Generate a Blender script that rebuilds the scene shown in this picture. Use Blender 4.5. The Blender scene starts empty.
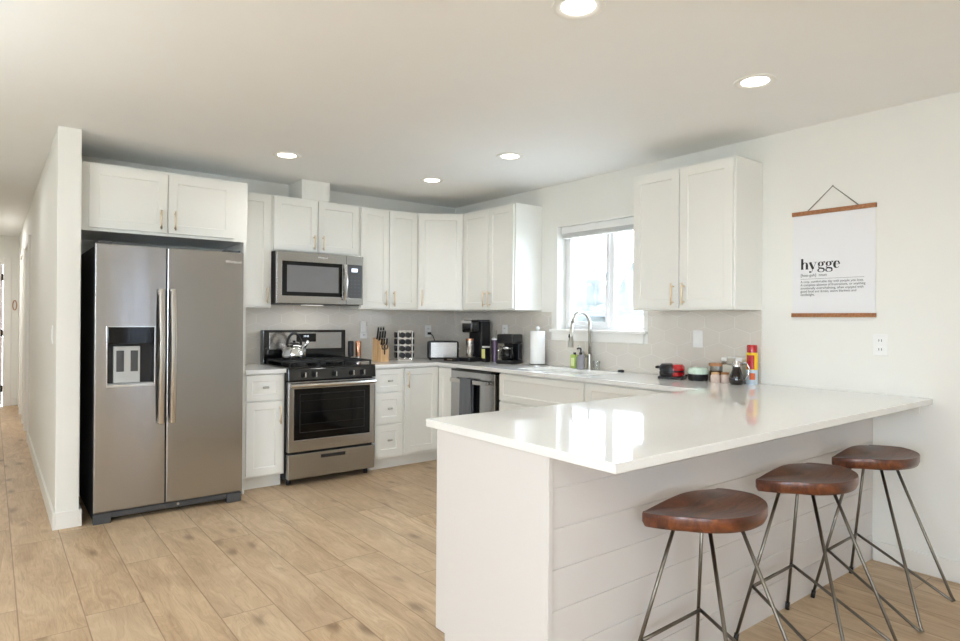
import bpy, bmesh, math, random
from mathutils import Vector, Matrix
random.seed(7)
SC = bpy.context.scene
COL = SC.collection
PI = math.pi

# ------------------------------------------------------------------ camera, world, lights, exposure
CAM = Vector((-3.808, -5.328, 1.291))
_a, _p, _t = math.radians(37.868), math.radians(.075), math.radians(-.419)
_F = Vector((math.sin(_a), math.cos(_a), 0)); _R = Vector((math.cos(_a), -math.sin(_a), 0)); _U = Vector((0, 0, 1))
_F2 = _F*math.cos(_p)+_U*math.sin(_p); _U2 = _U*math.cos(_p)-_F*math.sin(_p)
_R3 = _R*math.cos(_t)-_U2*math.sin(_t); _U3 = _R*math.sin(_t)+_U2*math.cos(_t)
cd = bpy.data.cameras.new('camera'); cam = bpy.data.objects.new('camera', cd); COL.objects.link(cam)
cd.sensor_width = 36; cd.lens = 628.662*36/960; cd.shift_y = -1.687/960; cd.clip_start = .05; cd.clip_end = 200
cam.matrix_world = Matrix(((_R3.x, _U3.x, -_F2.x, CAM.x), (_R3.y, _U3.y, -_F2.y, CAM.y), (_R3.z, _U3.z, -_F2.z, CAM.z), (0, 0, 0, 1)))
SC.camera = cam
vs = SC.view_settings
vs.view_transform = 'Standard'; vs.look = 'None'; vs.gamma = 1; vs.use_curve_mapping = False
vs.exposure = 0.0
SC.cycles.max_bounces = 10; SC.cycles.diffuse_bounces = 6; SC.cycles.glossy_bounces = 5
SC.cycles.transparent_max_bounces = 12; SC.cycles.sample_clamp_indirect = 6
SC.cycles.caustics_reflective = False; SC.cycles.caustics_refractive = False
W = bpy.data.worlds.new('sky'); SC.world = W; W.use_nodes = True
SKY = 23.0
_bg = W.node_tree.nodes['Background']; _bg.inputs[0].default_value = (.745, .875, 1.04, 1); _bg.inputs[1].default_value = SKY

def area(name, loc, rot, sx, sy, power, col=(1, 1, 1)):
    l = bpy.data.lights.new(name, 'AREA'); l.shape = 'RECTANGLE'; l.size = sx; l.size_y = sy; l.energy = power; l.color = col
    o = bpy.data.objects.new(name, l); COL.objects.link(o); o.location = loc; o.rotation_euler = rot
    return o
def portal(name, loc, rot, sx, sy):
    o = area(name, loc, rot, sx, sy, 1); o.data.cycles.is_portal = True
    return o
HC = 2.448                       # ceiling height
XL, YF = -7.2, -8.6              # living room extents
portal('kitchen_window_daylight', (.22, -1.94, 1.65), (0, PI/2, 0), .9, .9)
portal('living_window_daylight', (-5.9, YF-.1, 1.6), (-PI/2, 0, PI), 1.5, 1.4)
portal('door_glass_daylight', (-1.77, YF-.1, 1.2), (-PI/2, 0, PI), .5, 2.1)  # sky portal of the narrow window added for the refrigerator streak
portal('side_window_daylight', (XL-.1, -5.72, 1.6), (0, -PI/2, 0), 1.4, 1.4)
area('living_room_uplight', (-5.2, -2.6, 1.3), (PI, 0, 0), 1.0, 1.0, 38, (.89, 1, 1.03))  # unseen fill aimed up, added to lift the ceiling and back wall
area('photographer_uplight', (-4.6, -6.2, 1.6), (PI, 0, 0), 1.3, 1.3, 56, (.90, 1, 1.06))  # added bounce fill behind the camera, brightens the ceiling
area('hallway_ceiling_light', (-4.15, 4.2, HC-.03), (0, 0, 0), .35, .35, 18, (1, 1, 1))  # added fill without a fixture, brightens the far hallway
area('hallway_ceiling_light', (-4.15, .6, HC-.03), (0, 0, 0), .35, .35, 4, (1, 1, 1))  # same kind of added fill for the near hallway
# light for ceiling downlights is made with each lamp (see downlight)
DOWNLIGHT_W = 2.6

# ------------------------------------------------------------------ helpers
def srgb(h):
    h = h.lstrip('#'); c = [int(h[i:i+2], 16)/255 for i in (0, 2, 4)]
    return tuple((v/12.92 if v <= .04045 else ((v+.055)/1.055)**2.4) for v in c)+(1,)

class NT:
    def __init__(s, name):
        s.m = bpy.data.materials.new(name); s.m.use_nodes = True; s.t = s.m.node_tree; s.n = s.t.nodes; s.l = s.t.links
        s.b = s.n['Principled BSDF']; s.out = s.n['Material Output']
    def set(s, inp, v):
        if isinstance(v, bpy.types.NodeSocket): s.l.new(v, inp)
        elif v is not None:
            if hasattr(inp.default_value, '__len__') and not hasattr(v, '__len__'): v = [v]*len(inp.default_value)
            inp.default_value = v
    def math(s, op, a, b=None, c=None, clamp=False):
        n = s.n.new('ShaderNodeMath'); n.operation = op; n.use_clamp = clamp
        for i, v in enumerate((a, b, c)):
            if v is not None: s.set(n.inputs[i], v)
        return n.outputs[0]
    def vm(s, op, a, b=None, out=0):
        n = s.n.new('ShaderNodeVectorMath'); n.operation = op
        s.set(n.inputs[0], a)
        if b is not None: s.set(n.inputs[1], b)
        return n.outputs[out]
    def obj(s):
        return s.n.new('ShaderNodeTexCoord').outputs['Object']
    def sep(s, v):
        n = s.n.new('ShaderNodeSeparateXYZ'); s.l.new(v, n.inputs[0]); return n.outputs
    def comb(s, x, y, z=0.0):
        n = s.n.new('ShaderNodeCombineXYZ'); s.set(n.inputs[0], x); s.set(n.inputs[1], y); s.set(n.inputs[2], z); return n.outputs[0]
    def noise(s, v, scale, detail=3, rough=.5, dist=0):
        n = s.n.new('ShaderNodeTexNoise'); s.set(n.inputs['Vector'], v); n.inputs['Scale'].default_value = scale
        n.inputs['Detail'].default_value = detail; n.inputs['Roughness'].default_value = rough; n.inputs['Distortion'].default_value = dist
        return n.outputs[0]
    def white(s, v):
        n = s.n.new('ShaderNodeTexWhiteNoise'); n.noise_dimensions = '2D'; s.set(n.inputs['Vector'], v); return n.outputs[0]
    def ramp(s, f, stops):
        n = s.n.new('ShaderNodeValToRGB'); s.set(n.inputs[0], f); e = n.color_ramp.elements
        while len(e) < len(stops): e.new(.5)
        for k, (p, c) in zip(e, stops): k.position = p; k.color = srgb(c) if isinstance(c, str) else (c, c, c, 1)
        return n.outputs[0]
    def mix(s, f, a, b, mode='MIX'):
        n = s.n.new('ShaderNodeMix'); n.data_type = 'RGBA'; n.blend_type = mode
        s.set(n.inputs[0], f); s.set(n.inputs[6], a); s.set(n.inputs[7], b); return n.outputs[2]
    def smooth(s, v, a, b):
        n = s.n.new('ShaderNodeMapRange'); n.interpolation_type = 'SMOOTHSTEP'; s.set(n.inputs[0], v)
        n.inputs[1].default_value = a; n.inputs[2].default_value = b; return n.outputs[0]
    def bump(s, h, strength=.1, dist=.01):
        n = s.n.new('ShaderNodeBump'); n.inputs['Strength'].default_value = strength; n.inputs['Distance'].default_value = dist
        s.set(n.inputs['Height'], h); s.l.new(n.outputs[0], s.b.inputs['Normal'])
    def done(s, col=None, rough=None, metal=None, **kw):
        if col is not None: s.set(s.b.inputs['Base Color'], col)
        if rough is not None: s.set(s.b.inputs['Roughness'], rough)
        if metal is not None: s.set(s.b.inputs['Metallic'], metal)
        for k, v in kw.items(): s.set(s.b.inputs[k.replace('_', ' ')], v)
        return s.m

def plain(name, hexc, rough=.5, metal=0, var=.04, scale=6, bump=0, bscale=200, **kw):
    t = NT(name); c = srgb(hexc); o = t.obj()
    f = t.noise(o, scale, 2)
    col = t.mix(f, tuple(max(0, v*(1-var)) for v in c[:3])+(1,), tuple(min(1, v*(1+var)) for v in c[:3])+(1,))
    if bump: t.bump(t.noise(o, bscale, 2), bump, .002)
    return t.done(col, rough, metal, **kw)

def steel(name, hexc, rough=.27, brush='x', aniso=.7):
    t = NT(name); o = t.obj()
    sc = {'x': (.8, 200, 200), 'z': (200, 200, .8)}[brush]
    v = t.vm('MULTIPLY', o, sc)
    f = t.noise(v, 1.5, 2)
    c = srgb(hexc)
    col = t.mix(f, tuple(v*.97 for v in c[:3])+(1,), tuple(min(1, v*1.03) for v in c[:3])+(1,))
    r = t.math('MULTIPLY_ADD', f, .02, rough-.01)
    wv = t.noise(t.vm('MULTIPLY', o, (7, 7, .7)), 1.0, 1)
    t.bump(wv, .25, .006)
    t.l.new(t.comb(0.0, 0.0, 1.0), t.b.inputs['Tangent'])
    return t.done(col, r, 1, Anisotropic=aniso)

def glass(name, tint=(1, 1, 1, 1), refl=.06, rough=.0):
    t = NT(name)
    tr = t.n.new('ShaderNodeBsdfTransparent'); tr.inputs[0].default_value = tint
    gl = t.n.new('ShaderNodeBsdfGlossy'); gl.inputs['Roughness'].default_value = rough
    fr = t.n.new('ShaderNodeLayerWeight'); fr.inputs[0].default_value = .25
    f = t.math('MULTIPLY_ADD', fr.outputs['Fresnel'], .6, refl, clamp=True)
    mx = t.n.new('ShaderNodeMixShader'); t.l.new(f, mx.inputs[0]); t.l.new(tr.outputs[0], mx.inputs[1]); t.l.new(gl.outputs[0], mx.inputs[2])
    t.l.new(mx.outputs[0], t.out.inputs[0]); return t.m

def emit(name, col, st):
    t = NT(name); t.b.inputs['Base Color'].default_value = (.8, .8, .8, 1)
    t.b.inputs['Emission Color'].default_value = col; t.b.inputs['Emission Strength'].default_value = st
    return t.m

M = {}
M['wall'] = plain('wall_paint', 'EFEEE8', .75, bump=.06, bscale=350, var=.01)
M['ceil'] = plain('ceiling_paint', 'F5F5F4', .8, bump=.05, bscale=300, var=.01)
M['trim'] = plain('trim_paint', 'F1EFEA', .4, var=.01)
M['cab'] = plain('cabinet_paint', 'F1F0EA', .32, var=.01)
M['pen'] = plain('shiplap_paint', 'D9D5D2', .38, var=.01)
M['dark'] = plain('dark_gap', '1C1C1C', .7)
M['brass'] = plain('brushed_brass', 'F0DDBE', .38, 1)
M['nickel'] = plain('brushed_nickel', 'B9B6AE', .28, 1)
M['chrome'] = plain('chrome', 'D8D8D8', .12, 1)
M['steel'] = steel('stainless_steel', 'B3B2B2', .2)
M['steel_d'] = steel('stainless_steel_dark', 'ABA9A6', .27)
M['steel_v'] = steel('stainless_handle', 'C9C6C2', .22, aniso=.3)
M['black'] = plain('black_enamel', '0E0E0F', .12, Coat_Weight=.3)
M['blackm'] = plain('black_plastic', '17171A', .38)
M['grey_side'] = plain('refrigerator_side', '2A2A2B', .45)
M['grille'] = plain('grey_plastic', '4A4B4D', .4)
M['iron'] = plain('cast_iron', '141414', .55, bump=.2, bscale=400)
M['blackglass'] = plain('black_glass', '0A0A0B', .06, IOR=1.38)
M['faint'] = plain('oven_screen', '262626', .3)
M['mwglass'] = plain('microwave_glass', '85868A', .1, .75)
M['white'] = plain('white_plastic', 'F2F2F0', .35)
M['grey'] = plain('light_grey_plastic', 'BFC0BF', .4)
M['vinyl'] = plain('window_vinyl', 'F1F1F1', .35)
M['paper'] = plain('paper', 'F4F4F2', .85, bump=.1, bscale=500)
M['print'] = plain('poster_paper', 'EDEDEF', .7, var=.01)
M['ink'] = plain('printing_ink', '1E1E20', .6)
M['inkg'] = plain('grey_ink', '5B5B5E', .6)
M['copper'] = plain('copper', 'D8A183', .25, 1)
M['red'] = plain('red_gloss', 'B5121E', .15, Coat_Weight=.5)
M['mint'] = plain('mint_gloss', 'CFE3D3', .25)
M['yellow'] = plain('yellow_label', 'F2C418', .35)
M['orange'] = plain('orange_label', 'D9642B', .4)
M['bluel'] = plain('pale_blue_label', 'C4D3E0', .4)
M['lime'] = plain('green_soap', 'A9BF62', .2)
M['limel'] = plain('green_label', 'D7DFA4', .5)
M['greyb'] = plain('grey_soap_bottle', '8F8C92', .25)
M['blueb'] = plain('blue_bottle', '1E3A6E', .25)
M['brownl'] = plain('wooden_lid', 'B98259', .5)
M['flour'] = plain('flour', 'F0EADC', .9, bump=.3, bscale=300)
M['pink'] = plain('pink_salt', 'D8C4B8', .8, var=.25, scale=150)
M['syrup'] = plain('dark_syrup', '140B0A', .06, Coat_Weight=.6)
M['purple'] = plain('purple_tumbler', '75667C', .3, .7)
M['ylabel'] = plain('pale_yellow_label', 'E0DE8E', .5)
M['coffee'] = plain('brown_coffee', 'A87648', .6)
M['towel'] = plain('grey_towel', '6F7276', .95, bump=.5, bscale=600)
M['cord'] = plain('grey_cord', '8F8B84', .8)
M['herb'] = plain('dried_herbs', '6C4A2B', .8, var=.5, scale=120)
M['bark'] = plain('bark', '6B5B4C', .9)
M['leaf'] = plain('leaves', '474A47', .9, var=.1, scale=4)
M['siding'] = plain('pale_siding', 'E6E6E4', .8)
M['roof'] = plain('grey_roof', '454648', .9)
M['lawn'] = plain('lawn', 'DDDED8', .95, var=.2, scale=3)  # near-white outdoor ground, made bright to bounce daylight onto the ceiling
M['glass'] = glass('window_glass')
M['basin'] = plain('satin_steel', '5E5E5D', .4, 1)
M['sheer'] = glass('sheer_glass', (.36, .36, .37, 1), .05)  # grey tint that weakens the daylight streak mirrored in the refrigerator
M['jarglass'] = glass('jar_glass', (.95, .96, .95, 1), .06)
M['lamp'] = emit('lamp_diffuser', (1, .95, .88, 1), 9)
M['hoodlens'] = emit('hood_lens', (1, .95, .88, 1), 1.0)
M['led'] = emit('clock_digits', (.75, .85, 1, 1), 1.2)

def quartz():
    t = NT('white_quartz'); o = t.obj()
    f = t.noise(o, 260, 2); g = t.noise(o, 3, 4, .6, 1.2)
    c = t.mix(t.smooth(f, .35, .75), srgb('ECEBE8'), srgb('F0EFEC'))
    c = t.mix(t.math('MULTIPLY', t.smooth(g, .55, .8), .25), c, srgb('DDDAD2'))
    return t.done(c, .045, 0, IOR=1.48)
M['quartz'] = quartz()

def planks():
    t = NT('oak_plank_floor'); o = t.obj(); s = t.sep(o)
    px = t.math('DIVIDE', t.math('ADD', s[0], 3.25+23), .23); ix = t.math('FLOOR', px); fx = t.math('FRACT', px)
    r = t.white(t.comb(ix, 3.0))
    py = t.math('ADD', t.math('DIVIDE', t.math('ADD', s[1], 30.0), 1.32), t.math('MULTIPLY', r, 5.0)); iy = t.math('FLOOR', py); fy = t.math('FRACT', py)
    idv = t.comb(ix, iy); tint = t.white(idv); t2 = t.white(t.vm('ADD', idv, (17.3, 5.1, 0)))
    shift = t.vm('MULTIPLY', t.comb(t2, tint, 0.0), (37, 53, 0))
    base = t.vm('ADD', o, shift)
    warp = t.noise(t.vm('MULTIPLY', base, (3, .7, 1)), 2.0, 3, .5)
    wv = t.vm('ADD', t.vm('MULTIPLY', base, (15, 1.9, 1)), t.comb(t.math('MULTIPLY', warp, 5.0), 0.0))
    g1 = t.noise(wv, 1.0, 8, .7, 1.2)
    g2 = t.noise(t.vm('MULTIPLY', base, (150, 6, 1)), 1.0, 3, .6)
    big = t.noise(t.vm('MULTIPLY', base, (3.5, 1.6, 1)), 1.0, 3, .5)
    c = t.ramp(g1, [(.25, 'A08260'), (.40, 'BB9C79'), (.52, 'CBAE8B'), (.66, 'D9C09E'), (.8, 'E3CFB2')])
    c = t.mix(t.math('MULTIPLY', t.smooth(big, .45, .7), .55), c, srgb('A58768'))
    c = t.mix(t.math('MULTIPLY', t.smooth(g2, .5, .7), .30), c, srgb('8C6F53'))
    st = t.noise(t.vm('MULTIPLY', t.vm('ADD', base, t.comb(t.math('MULTIPLY', g1, .05), 0.0)), (55, 2.6, 1)), 1.0, 4, .65)
    c = t.mix(t.math('MULTIPLY', t.math('MULTIPLY', t.smooth(st, .52, .70), t.smooth(big, .38, .62)), .5), c, srgb('7F6248'))
    vo = t.n.new('ShaderNodeTexVoronoi'); vo.inputs['Scale'].default_value = 1
    t.l.new(t.vm('MULTIPLY', t.vm('ADD', base, t.comb(t.math('MULTIPLY', g1, .09), t.math('MULTIPLY', warp, .2))), (7.5, 3.2, 0)), vo.inputs['Vector'])
    kn = t.math('SUBTRACT', 1.0, t.smooth(vo.outputs['Distance'], .02, .30))
    pick = t.math('GREATER_THAN', t.sep(vo.outputs['Color'])[0], .45)
    c = t.mix(t.math('MULTIPLY', t.math('MULTIPLY', kn, pick), .85), c, srgb('74573C'))
    c = t.mix(t.math('MULTIPLY_ADD', tint, .34, -.02, clamp=True), c, srgb('AB8F70'))
    c = t.mix(t.math('MULTIPLY', t2, .18), c, srgb('E0CDB2'))
    ex = t.math('MINIMUM', fx, t.math('SUBTRACT', 1.0, fx)); ey = t.math('MINIMUM', fy, t.math('SUBTRACT', 1.0, fy))
    gx = t.math('SUBTRACT', 1.0, t.smooth(ex, .004, .016)); gy = t.math('SUBTRACT', 1.0, t.smooth(ey, .0006, .0024))
    gap = t.math('MAXIMUM', gx, gy)
    c = t.mix(t.math('MULTIPLY', gap, .6), c, srgb('6F5338'))
    t.bump(t.math('SUBTRACT', t.math('MULTIPLY', g2, .25), gap), .25, .002)
    return t.done(c, t.math('MULTIPLY_ADD', g2, .15, .38), 0)
M['floor'] = planks()

def hextile():
    t = NT('hexagon_tile'); o = t.obj(); s = t.sep(o)
    w = .215; hh = .135
    u = t.math('DIVIDE', t.math('SUBTRACT', s[0], s[1]), w)
    v = t.math('DIVIDE', t.math('SUBTRACT', s[2], .88), hh/1.1547)
    def cell(ou, ov):
        a = t.math('SUBTRACT', t.math('FLOORED_MODULO', t.math('ADD', u, ou), 1.0), .5)
        b = t.math('SUBTRACT', t.math('FLOORED_MODULO', t.math('ADD', v, ov), 1.7320508), .8660254)
        a = t.math('ABSOLUTE', a); b = t.math('ABSOLUTE', b)
        d = t.math('MAXIMUM', a, t.math('ADD', t.math('MULTIPLY', a, .5), t.math('MULTIPLY', b, .8660254)))
        return d
    d = t.math('MINIMUM', cell(20.0, 17.32), cell(20.5, 17.32+.8660254))
    e = t.math('SUBTRACT', .5, d)
    gr = t.math('SUBTRACT', 1.0, t.smooth(e, .008, .02))
    n = t.noise(o, 9, 3)
    c = t.mix(n, srgb('D8D1C7'), srgb('DFD9D0'))
    c = t.mix(t.math('MULTIPLY', gr, .35), c, srgb('EAE8E4'))
    t.bump(t.smooth(e, .0, .03), .22, .003)
    return t.done(c, t.math('MULTIPLY_ADD', gr, .3, .16), 0)
M['tile'] = hextile()

def walnut():
    t = NT('walnut_seat'); o = t.obj()
    w = t.noise(t.vm('MULTIPLY', o, (3, 9, 3)), 1.6, 3)
    v = t.vm('ADD', t.vm('MULTIPLY', o, (7, 46, 20)), t.comb(0.0, t.math('MULTIPLY', w, 6.0)))
    g = t.noise(v, 1.0, 5, .6)
    c = t.ramp(g, [(.3, '351A10'), (.47, '5A2E1B'), (.6, '744024'), (.78, '8E5634')])
    s = t.sep(o)
    pl = t.white(t.comb(t.math('FLOOR', t.math('MULTIPLY', s[1], 14.0)), 1.0))
    c = t.mix(t.math('MULTIPLY', pl, .3), c, srgb('50230F'))
    return t.done(c, .3, 0, Coat_Weight=.25, Coat_Roughness=.25)
M['walnut'] = walnut()
def beech():
    t = NT('beech_block'); o = t.obj()
    g = t.noise(t.vm('MULTIPLY', o, (60, 60, 5)), 1.0, 4)
    return t.done(t.ramp(g, [(.3, 'CE9F6D'), (.7, 'E7C396')]), .45, 0)
M['beech'] = beech()
def oakbar():
    t = NT('oak_rail'); o = t.obj()
    g = t.noise(t.vm('MULTIPLY', o, (90, 6, 90)), 1.0, 4)
    return t.done(t.ramp(g, [(.3, '8A5632'), (.7, 'AD774B')]), .5, 0)
M['oak'] = oakbar()
M['rod'] = plain('gunmetal_rod', '7B756C', .32, 1, var=.1, scale=30)

class MB:
    def __init__(s): s.b = bmesh.new()
    def quadbox(s, P, mi=0):
        v = [s.b.verts.new(p) for p in P]
        for f in ((0, 3, 2, 1), (4, 5, 6, 7), (0, 1, 5, 4), (1, 2, 6, 5), (2, 3, 7, 6), (3, 0, 4, 7)):
            s.b.faces.new([v[i] for i in f]).material_index = mi
        return s
    def box(s, x0, x1, y0, y1, z0, z1, mi=0):
        x0, x1 = sorted((x0, x1)); y0, y1 = sorted((y0, y1)); z0, z1 = sorted((z0, z1))
        return s.quadbox([(x0, y0, z0), (x1, y0, z0), (x1, y1, z0), (x0, y1, z0), (x0, y0, z1), (x1, y0, z1), (x1, y1, z1), (x0, y1, z1)], mi)
    def ring(s, c, ax, up, r, seg):
        bi = ax.cross(up)
        return [s.b.verts.new(c+up*(r*math.cos(2*PI*i/seg))+bi*(r*math.sin(2*PI*i/seg))) for i in range(seg)]
    def tube(s, pts, r, seg=10, closed=False, caps=True, mi=0):
        pts = [Vector(p) for p in pts]; n = len(pts)
        rs = r if hasattr(r, '__len__') else [r]*n
        rings = []; up = None
        for i, p in enumerate(pts):
            a = pts[i-1] if (i or closed) else p; b = pts[(i+1) % n] if (i < n-1 or closed) else p
            d = ((b-p).normalized()+(p-a).normalized()) if (b-p).length and (p-a).length else (b-a)
            d.normalize()
            if up is None:
                up = Vector((0, 0, 1)) if abs(d.z) < .9 else Vector((1, 0, 0))
            up = (up-d*up.dot(d)).normalized()
            rings.append(s.ring(p, d, up, rs[i], seg))
        m = n if closed else n-1
        for i in range(m):
            A, B = rings[i], rings[(i+1) % n]
            for k in range(seg):
                f = s.b.faces.new((A[k], A[(k+1) % seg], B[(k+1) % seg], B[k])); f.smooth = True; f.material_index = mi
        if caps and not closed:
            s.b.faces.new(rings[0][::-1]).material_index = mi; s.b.faces.new(rings[-1]).material_index = mi
        return s
    def cyl(s, a, b, r0, r1=None, seg=24, mi=0):
        return s.tube([a, b], [r0, r0 if r1 is None else r1], seg, mi=mi)
    def lathe(s, prof, c=(0, 0, 0), seg=32, mi=0, axis='z', hollow=False):
        c = Vector(c); rings = []
        for r, z in prof:
            if r < 1e-6: rings.append([s.b.verts.new(c+s.ax((0, 0, z), axis))])
            else: rings.append([s.b.verts.new(c+s.ax((r*math.cos(2*PI*i/seg), r*math.sin(2*PI*i/seg), z), axis)) for i in range(seg)])
        for A, B in zip(rings, rings[1:]):
            for k in range(seg):
                k2 = (k+1) % seg
                if len(A) == 1 and len(B) == 1: break
                if len(A) == 1: f = (A[0], B[k2], B[k])[::-1]
                elif len(B) == 1: f = (A[k], A[k2], B[0])
                else: f = (A[k], A[k2], B[k2], B[k])
                try: g = s.b.faces.new(f); g.smooth = True; g.material_index = mi
                except ValueError: pass
        if hollow:
            A, B = rings[-1], rings[0]
            for k in range(seg): s.b.faces.new((A[k], A[(k+1) % seg], B[(k+1) % seg], B[k]))
            return s
        for R in (rings[0], rings[-1]):
            if len(R) > 2:
                try: s.b.faces.new(R).material_index = mi
                except ValueError: pass
        return s
    @staticmethod
    def ax(p, axis):
        x, y, z = p
        return Vector({'z': (x, y, z), 'y': (x, -z, y), 'x': (-z, y, x), '-x': (z, y, -x)}[axis])
    def prism(s, poly, a0, a1, plane='xy', mi=0):
        def P(u, v, w): return {'xy': (u, v, w), 'xz': (u, w, v), 'yz': (w, u, v)}[plane]
        A = [s.b.verts.new(P(u, v, a0)) for u, v in poly]; B = [s.b.verts.new(P(u, v, a1)) for u, v in poly]
        n = len(poly)
        s.b.faces.new(A[::-1]).material_index = mi; s.b.faces.new(B).material_index = mi
        for i in range(n): s.b.faces.new((A[i], A[(i+1) % n], B[(i+1) % n], B[i])).material_index = mi
        return s
    def cells(s, us, vs_, keep, a0, a1, plane='xy', mi=0):
        """slab made of the grid cells for which keep(u, v) holds: a panel with openings"""
        def P(u, v, w): return {'xy': (u, v, w), 'xz': (u, w, v), 'yz': (w, u, v)}[plane]
        K = {}
        for i in range(len(us)-1):
            for j in range(len(vs_)-1):
                if keep((us[i]+us[i+1])/2, (vs_[j]+vs_[j+1])/2): K[i, j] = 1
        V = {}
        def g(i, j, k):
            if (i, j, k) not in V: V[i, j, k] = s.b.verts.new(P(us[i], vs_[j], (a0, a1)[k]))
            return V[i, j, k]
        for i, j in K:
            s.b.faces.new((g(i, j, 1), g(i+1, j, 1), g(i+1, j+1, 1), g(i, j+1, 1))).material_index = mi
            s.b.faces.new((g(i, j, 0), g(i, j+1, 0), g(i+1, j+1, 0), g(i+1, j, 0))).material_index = mi
            for di, dj, e in ((-1, 0, ((i, j+1), (i, j))), (1, 0, ((i+1, j), (i+1, j+1))), (0, -1, ((i, j), (i+1, j))), (0, 1, ((i+1, j+1), (i, j+1)))):
                if (i+di, j+dj) not in K:
                    (a, b), (c, d) = e
                    s.b.faces.new((g(a, b, 0), g(c, d, 0), g(c, d, 1), g(a, b, 1))).material_index = mi
        return s
    def shaker(s, x0, x1, z0, z1, y, t=.02, rail=.057, rec=.007):
        """door slab, front face at y (looking to -y), with a recessed centre panel"""
        s.box(x0, x1, y, y+t, z0, z1)
        s.b.faces.ensure_lookup_table()
        f = min(s.b.faces[-6:], key=lambda f: f.calc_center_median().y)
        r = min(rail, (x1-x0)*.3, (z1-z0)*.32)
        co = [(x0, z0), (x1, z0), (x1, z1), (x0, z1)]
        i1 = [(x0+r, z0+r), (x1-r, z0+r), (x1-r, z1-r), (x0+r, z1-r)]
        b = .003
        i2 = [(x0+r+b, z0+r+b), (x1-r-b, z0+r+b), (x1-r-b, z1-r-b), (x0+r+b, z1-r-b)]
        vs0 = []
        for (cx, cz) in co:
            vs0.append(min(f.verts, key=lambda v: (v.co.x-cx)**2+(v.co.z-cz)**2))
        s.b.faces.remove(f)
        A = [s.b.verts.new((u, y, w)) for u, w in i1]; B = [s.b.verts.new((u, y+rec, w)) for u, w in i2]
        for k in range(4):
            k2 = (k+1) % 4
            s.b.faces.new((vs0[k], vs0[k2], A[k2], A[k])); s.b.faces.new((A[k], A[k2], B[k2], B[k]))
        s.b.faces.new(B)
        return s
    def loft(s, secs, mi=0):
        R = [[s.b.verts.new(p) for p in sec] for sec in secs]; n = len(R[0])
        for A, B in zip(R, R[1:]):
            for k in range(n): s.b.faces.new((A[k], A[(k+1) % n], B[(k+1) % n], B[k])).material_index = mi
        s.b.faces.new(R[0][::-1]); s.b.faces.new(R[-1]); return s
    def build(s, name, mat, parent=None, bevel=0, seg=2, smooth=0, loc=None, sub=0, rotz=0):
        bmesh.ops.recalc_face_normals(s.b, faces=s.b.faces)
        me = bpy.data.meshes.new(name); s.b.to_mesh(me); s.b.free()
        for m in (mat if isinstance(mat, (list, tuple)) else [mat]): me.materials.append(m)
        o = bpy.data.objects.new(name, me); COL.objects.link(o)
        if smooth:
            for p in me.polygons: p.use_smooth = True
            me.set_sharp_from_angle(angle=math.radians(smooth))
        if bevel:
            b = o.modifiers.new('bevel', 'BEVEL'); b.width = bevel; b.segments = seg; b.limit_method = 'ANGLE'; b.angle_limit = math.radians(40)
        if sub:
            d = o.modifiers.new('sub', 'SUBSURF'); d.levels = sub; d.render_levels = sub
        if parent: o.parent = parent
        if loc is not None: o.location = loc
        if rotz: o.rotation_euler = (0, 0, rotz)
        return o

def tag(o, label, cat, group=None, kind=None):
    if label: o['label'] = label
    if cat: o['category'] = cat
    if group: o['group'] = group
    if kind: o['kind'] = kind
    return o
def thing(name, label, cat, loc=(0, 0, 0), rotz=0, group=None):
    o = bpy.data.objects.new(name, None); COL.objects.link(o); o.location = loc; o.rotation_euler = (0, 0, rotz)
    o.empty_display_size = .05
    return tag(o, label, cat, group)
def struct(name, mb, mat, label=None, **k):
    o = mb.build(name, mat, **k); o['kind'] = 'structure'
    if label: o['label'] = label
    return o
def copy_tree(o, parent=None):
    c = o.copy(); COL.objects.link(c)
    if parent: c.parent = parent
    for ch in list(o.children): copy_tree(ch, c)
    return c
def text(name, body, size, mat, parent=None, loc=(0, 0, 0), rot=(PI/2, 0, 0), extrude=.0004, align='LEFT', xs=1):
    cu = bpy.data.curves.new(name, 'FONT'); cu.body = body; cu.size = size; cu.extrude = extrude; cu.align_x = align
    t = bpy.data.objects.new('tmp', cu); COL.objects.link(t)
    dg = bpy.context.evaluated_depsgraph_get(); dg.update()
    me = bpy.data.meshes.new_from_object(t.evaluated_get(dg)); me.name = name
    bpy.data.objects.remove(t); bpy.data.curves.remove(cu)
    me.materials.clear(); me.materials.append(mat)
    o = bpy.data.objects.new(name, me); COL.objects.link(o); o.location = loc; o.rotation_euler = rot; o.scale = (xs, 1, 1)
    if parent: o.parent = parent
    return o

# ------------------------------------------------------------------ room shell
CT = .905                        # counter top height
UB, UT = 1.375, 2.284            # wall cabinets bottom, top
XS0, XS1, YS = -3.496, -3.372, -.749   # stub wall beside the refrigerator
HY = 6.0                         # end of the hallway
struct('floor', MB().box(XL, 0, YF, HY, -.05, 0), M['floor'], 'light oak plank floor')
struct('ceiling', MB().box(XL-.15, .15, YF-.15, HY+.15, HC, HC+.1), M['ceil'], 'plain off-white ceiling')
struct('wall_back', MB().box(XS1, .12, 0, .12, 0, HC), M['wall'])
WY0, WY1, WZ0, WZ1 = -2.40, -1.50, 1.195, 2.083
struct('wall_right', MB().cells([YF-.15, WY0, WY1, 0], [0, WZ0, WZ1, HC], lambda u, v: not (WY0 < u < WY1 and WZ0 < v < WZ1), 0, .175, 'yz'), M['wall'])
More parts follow.
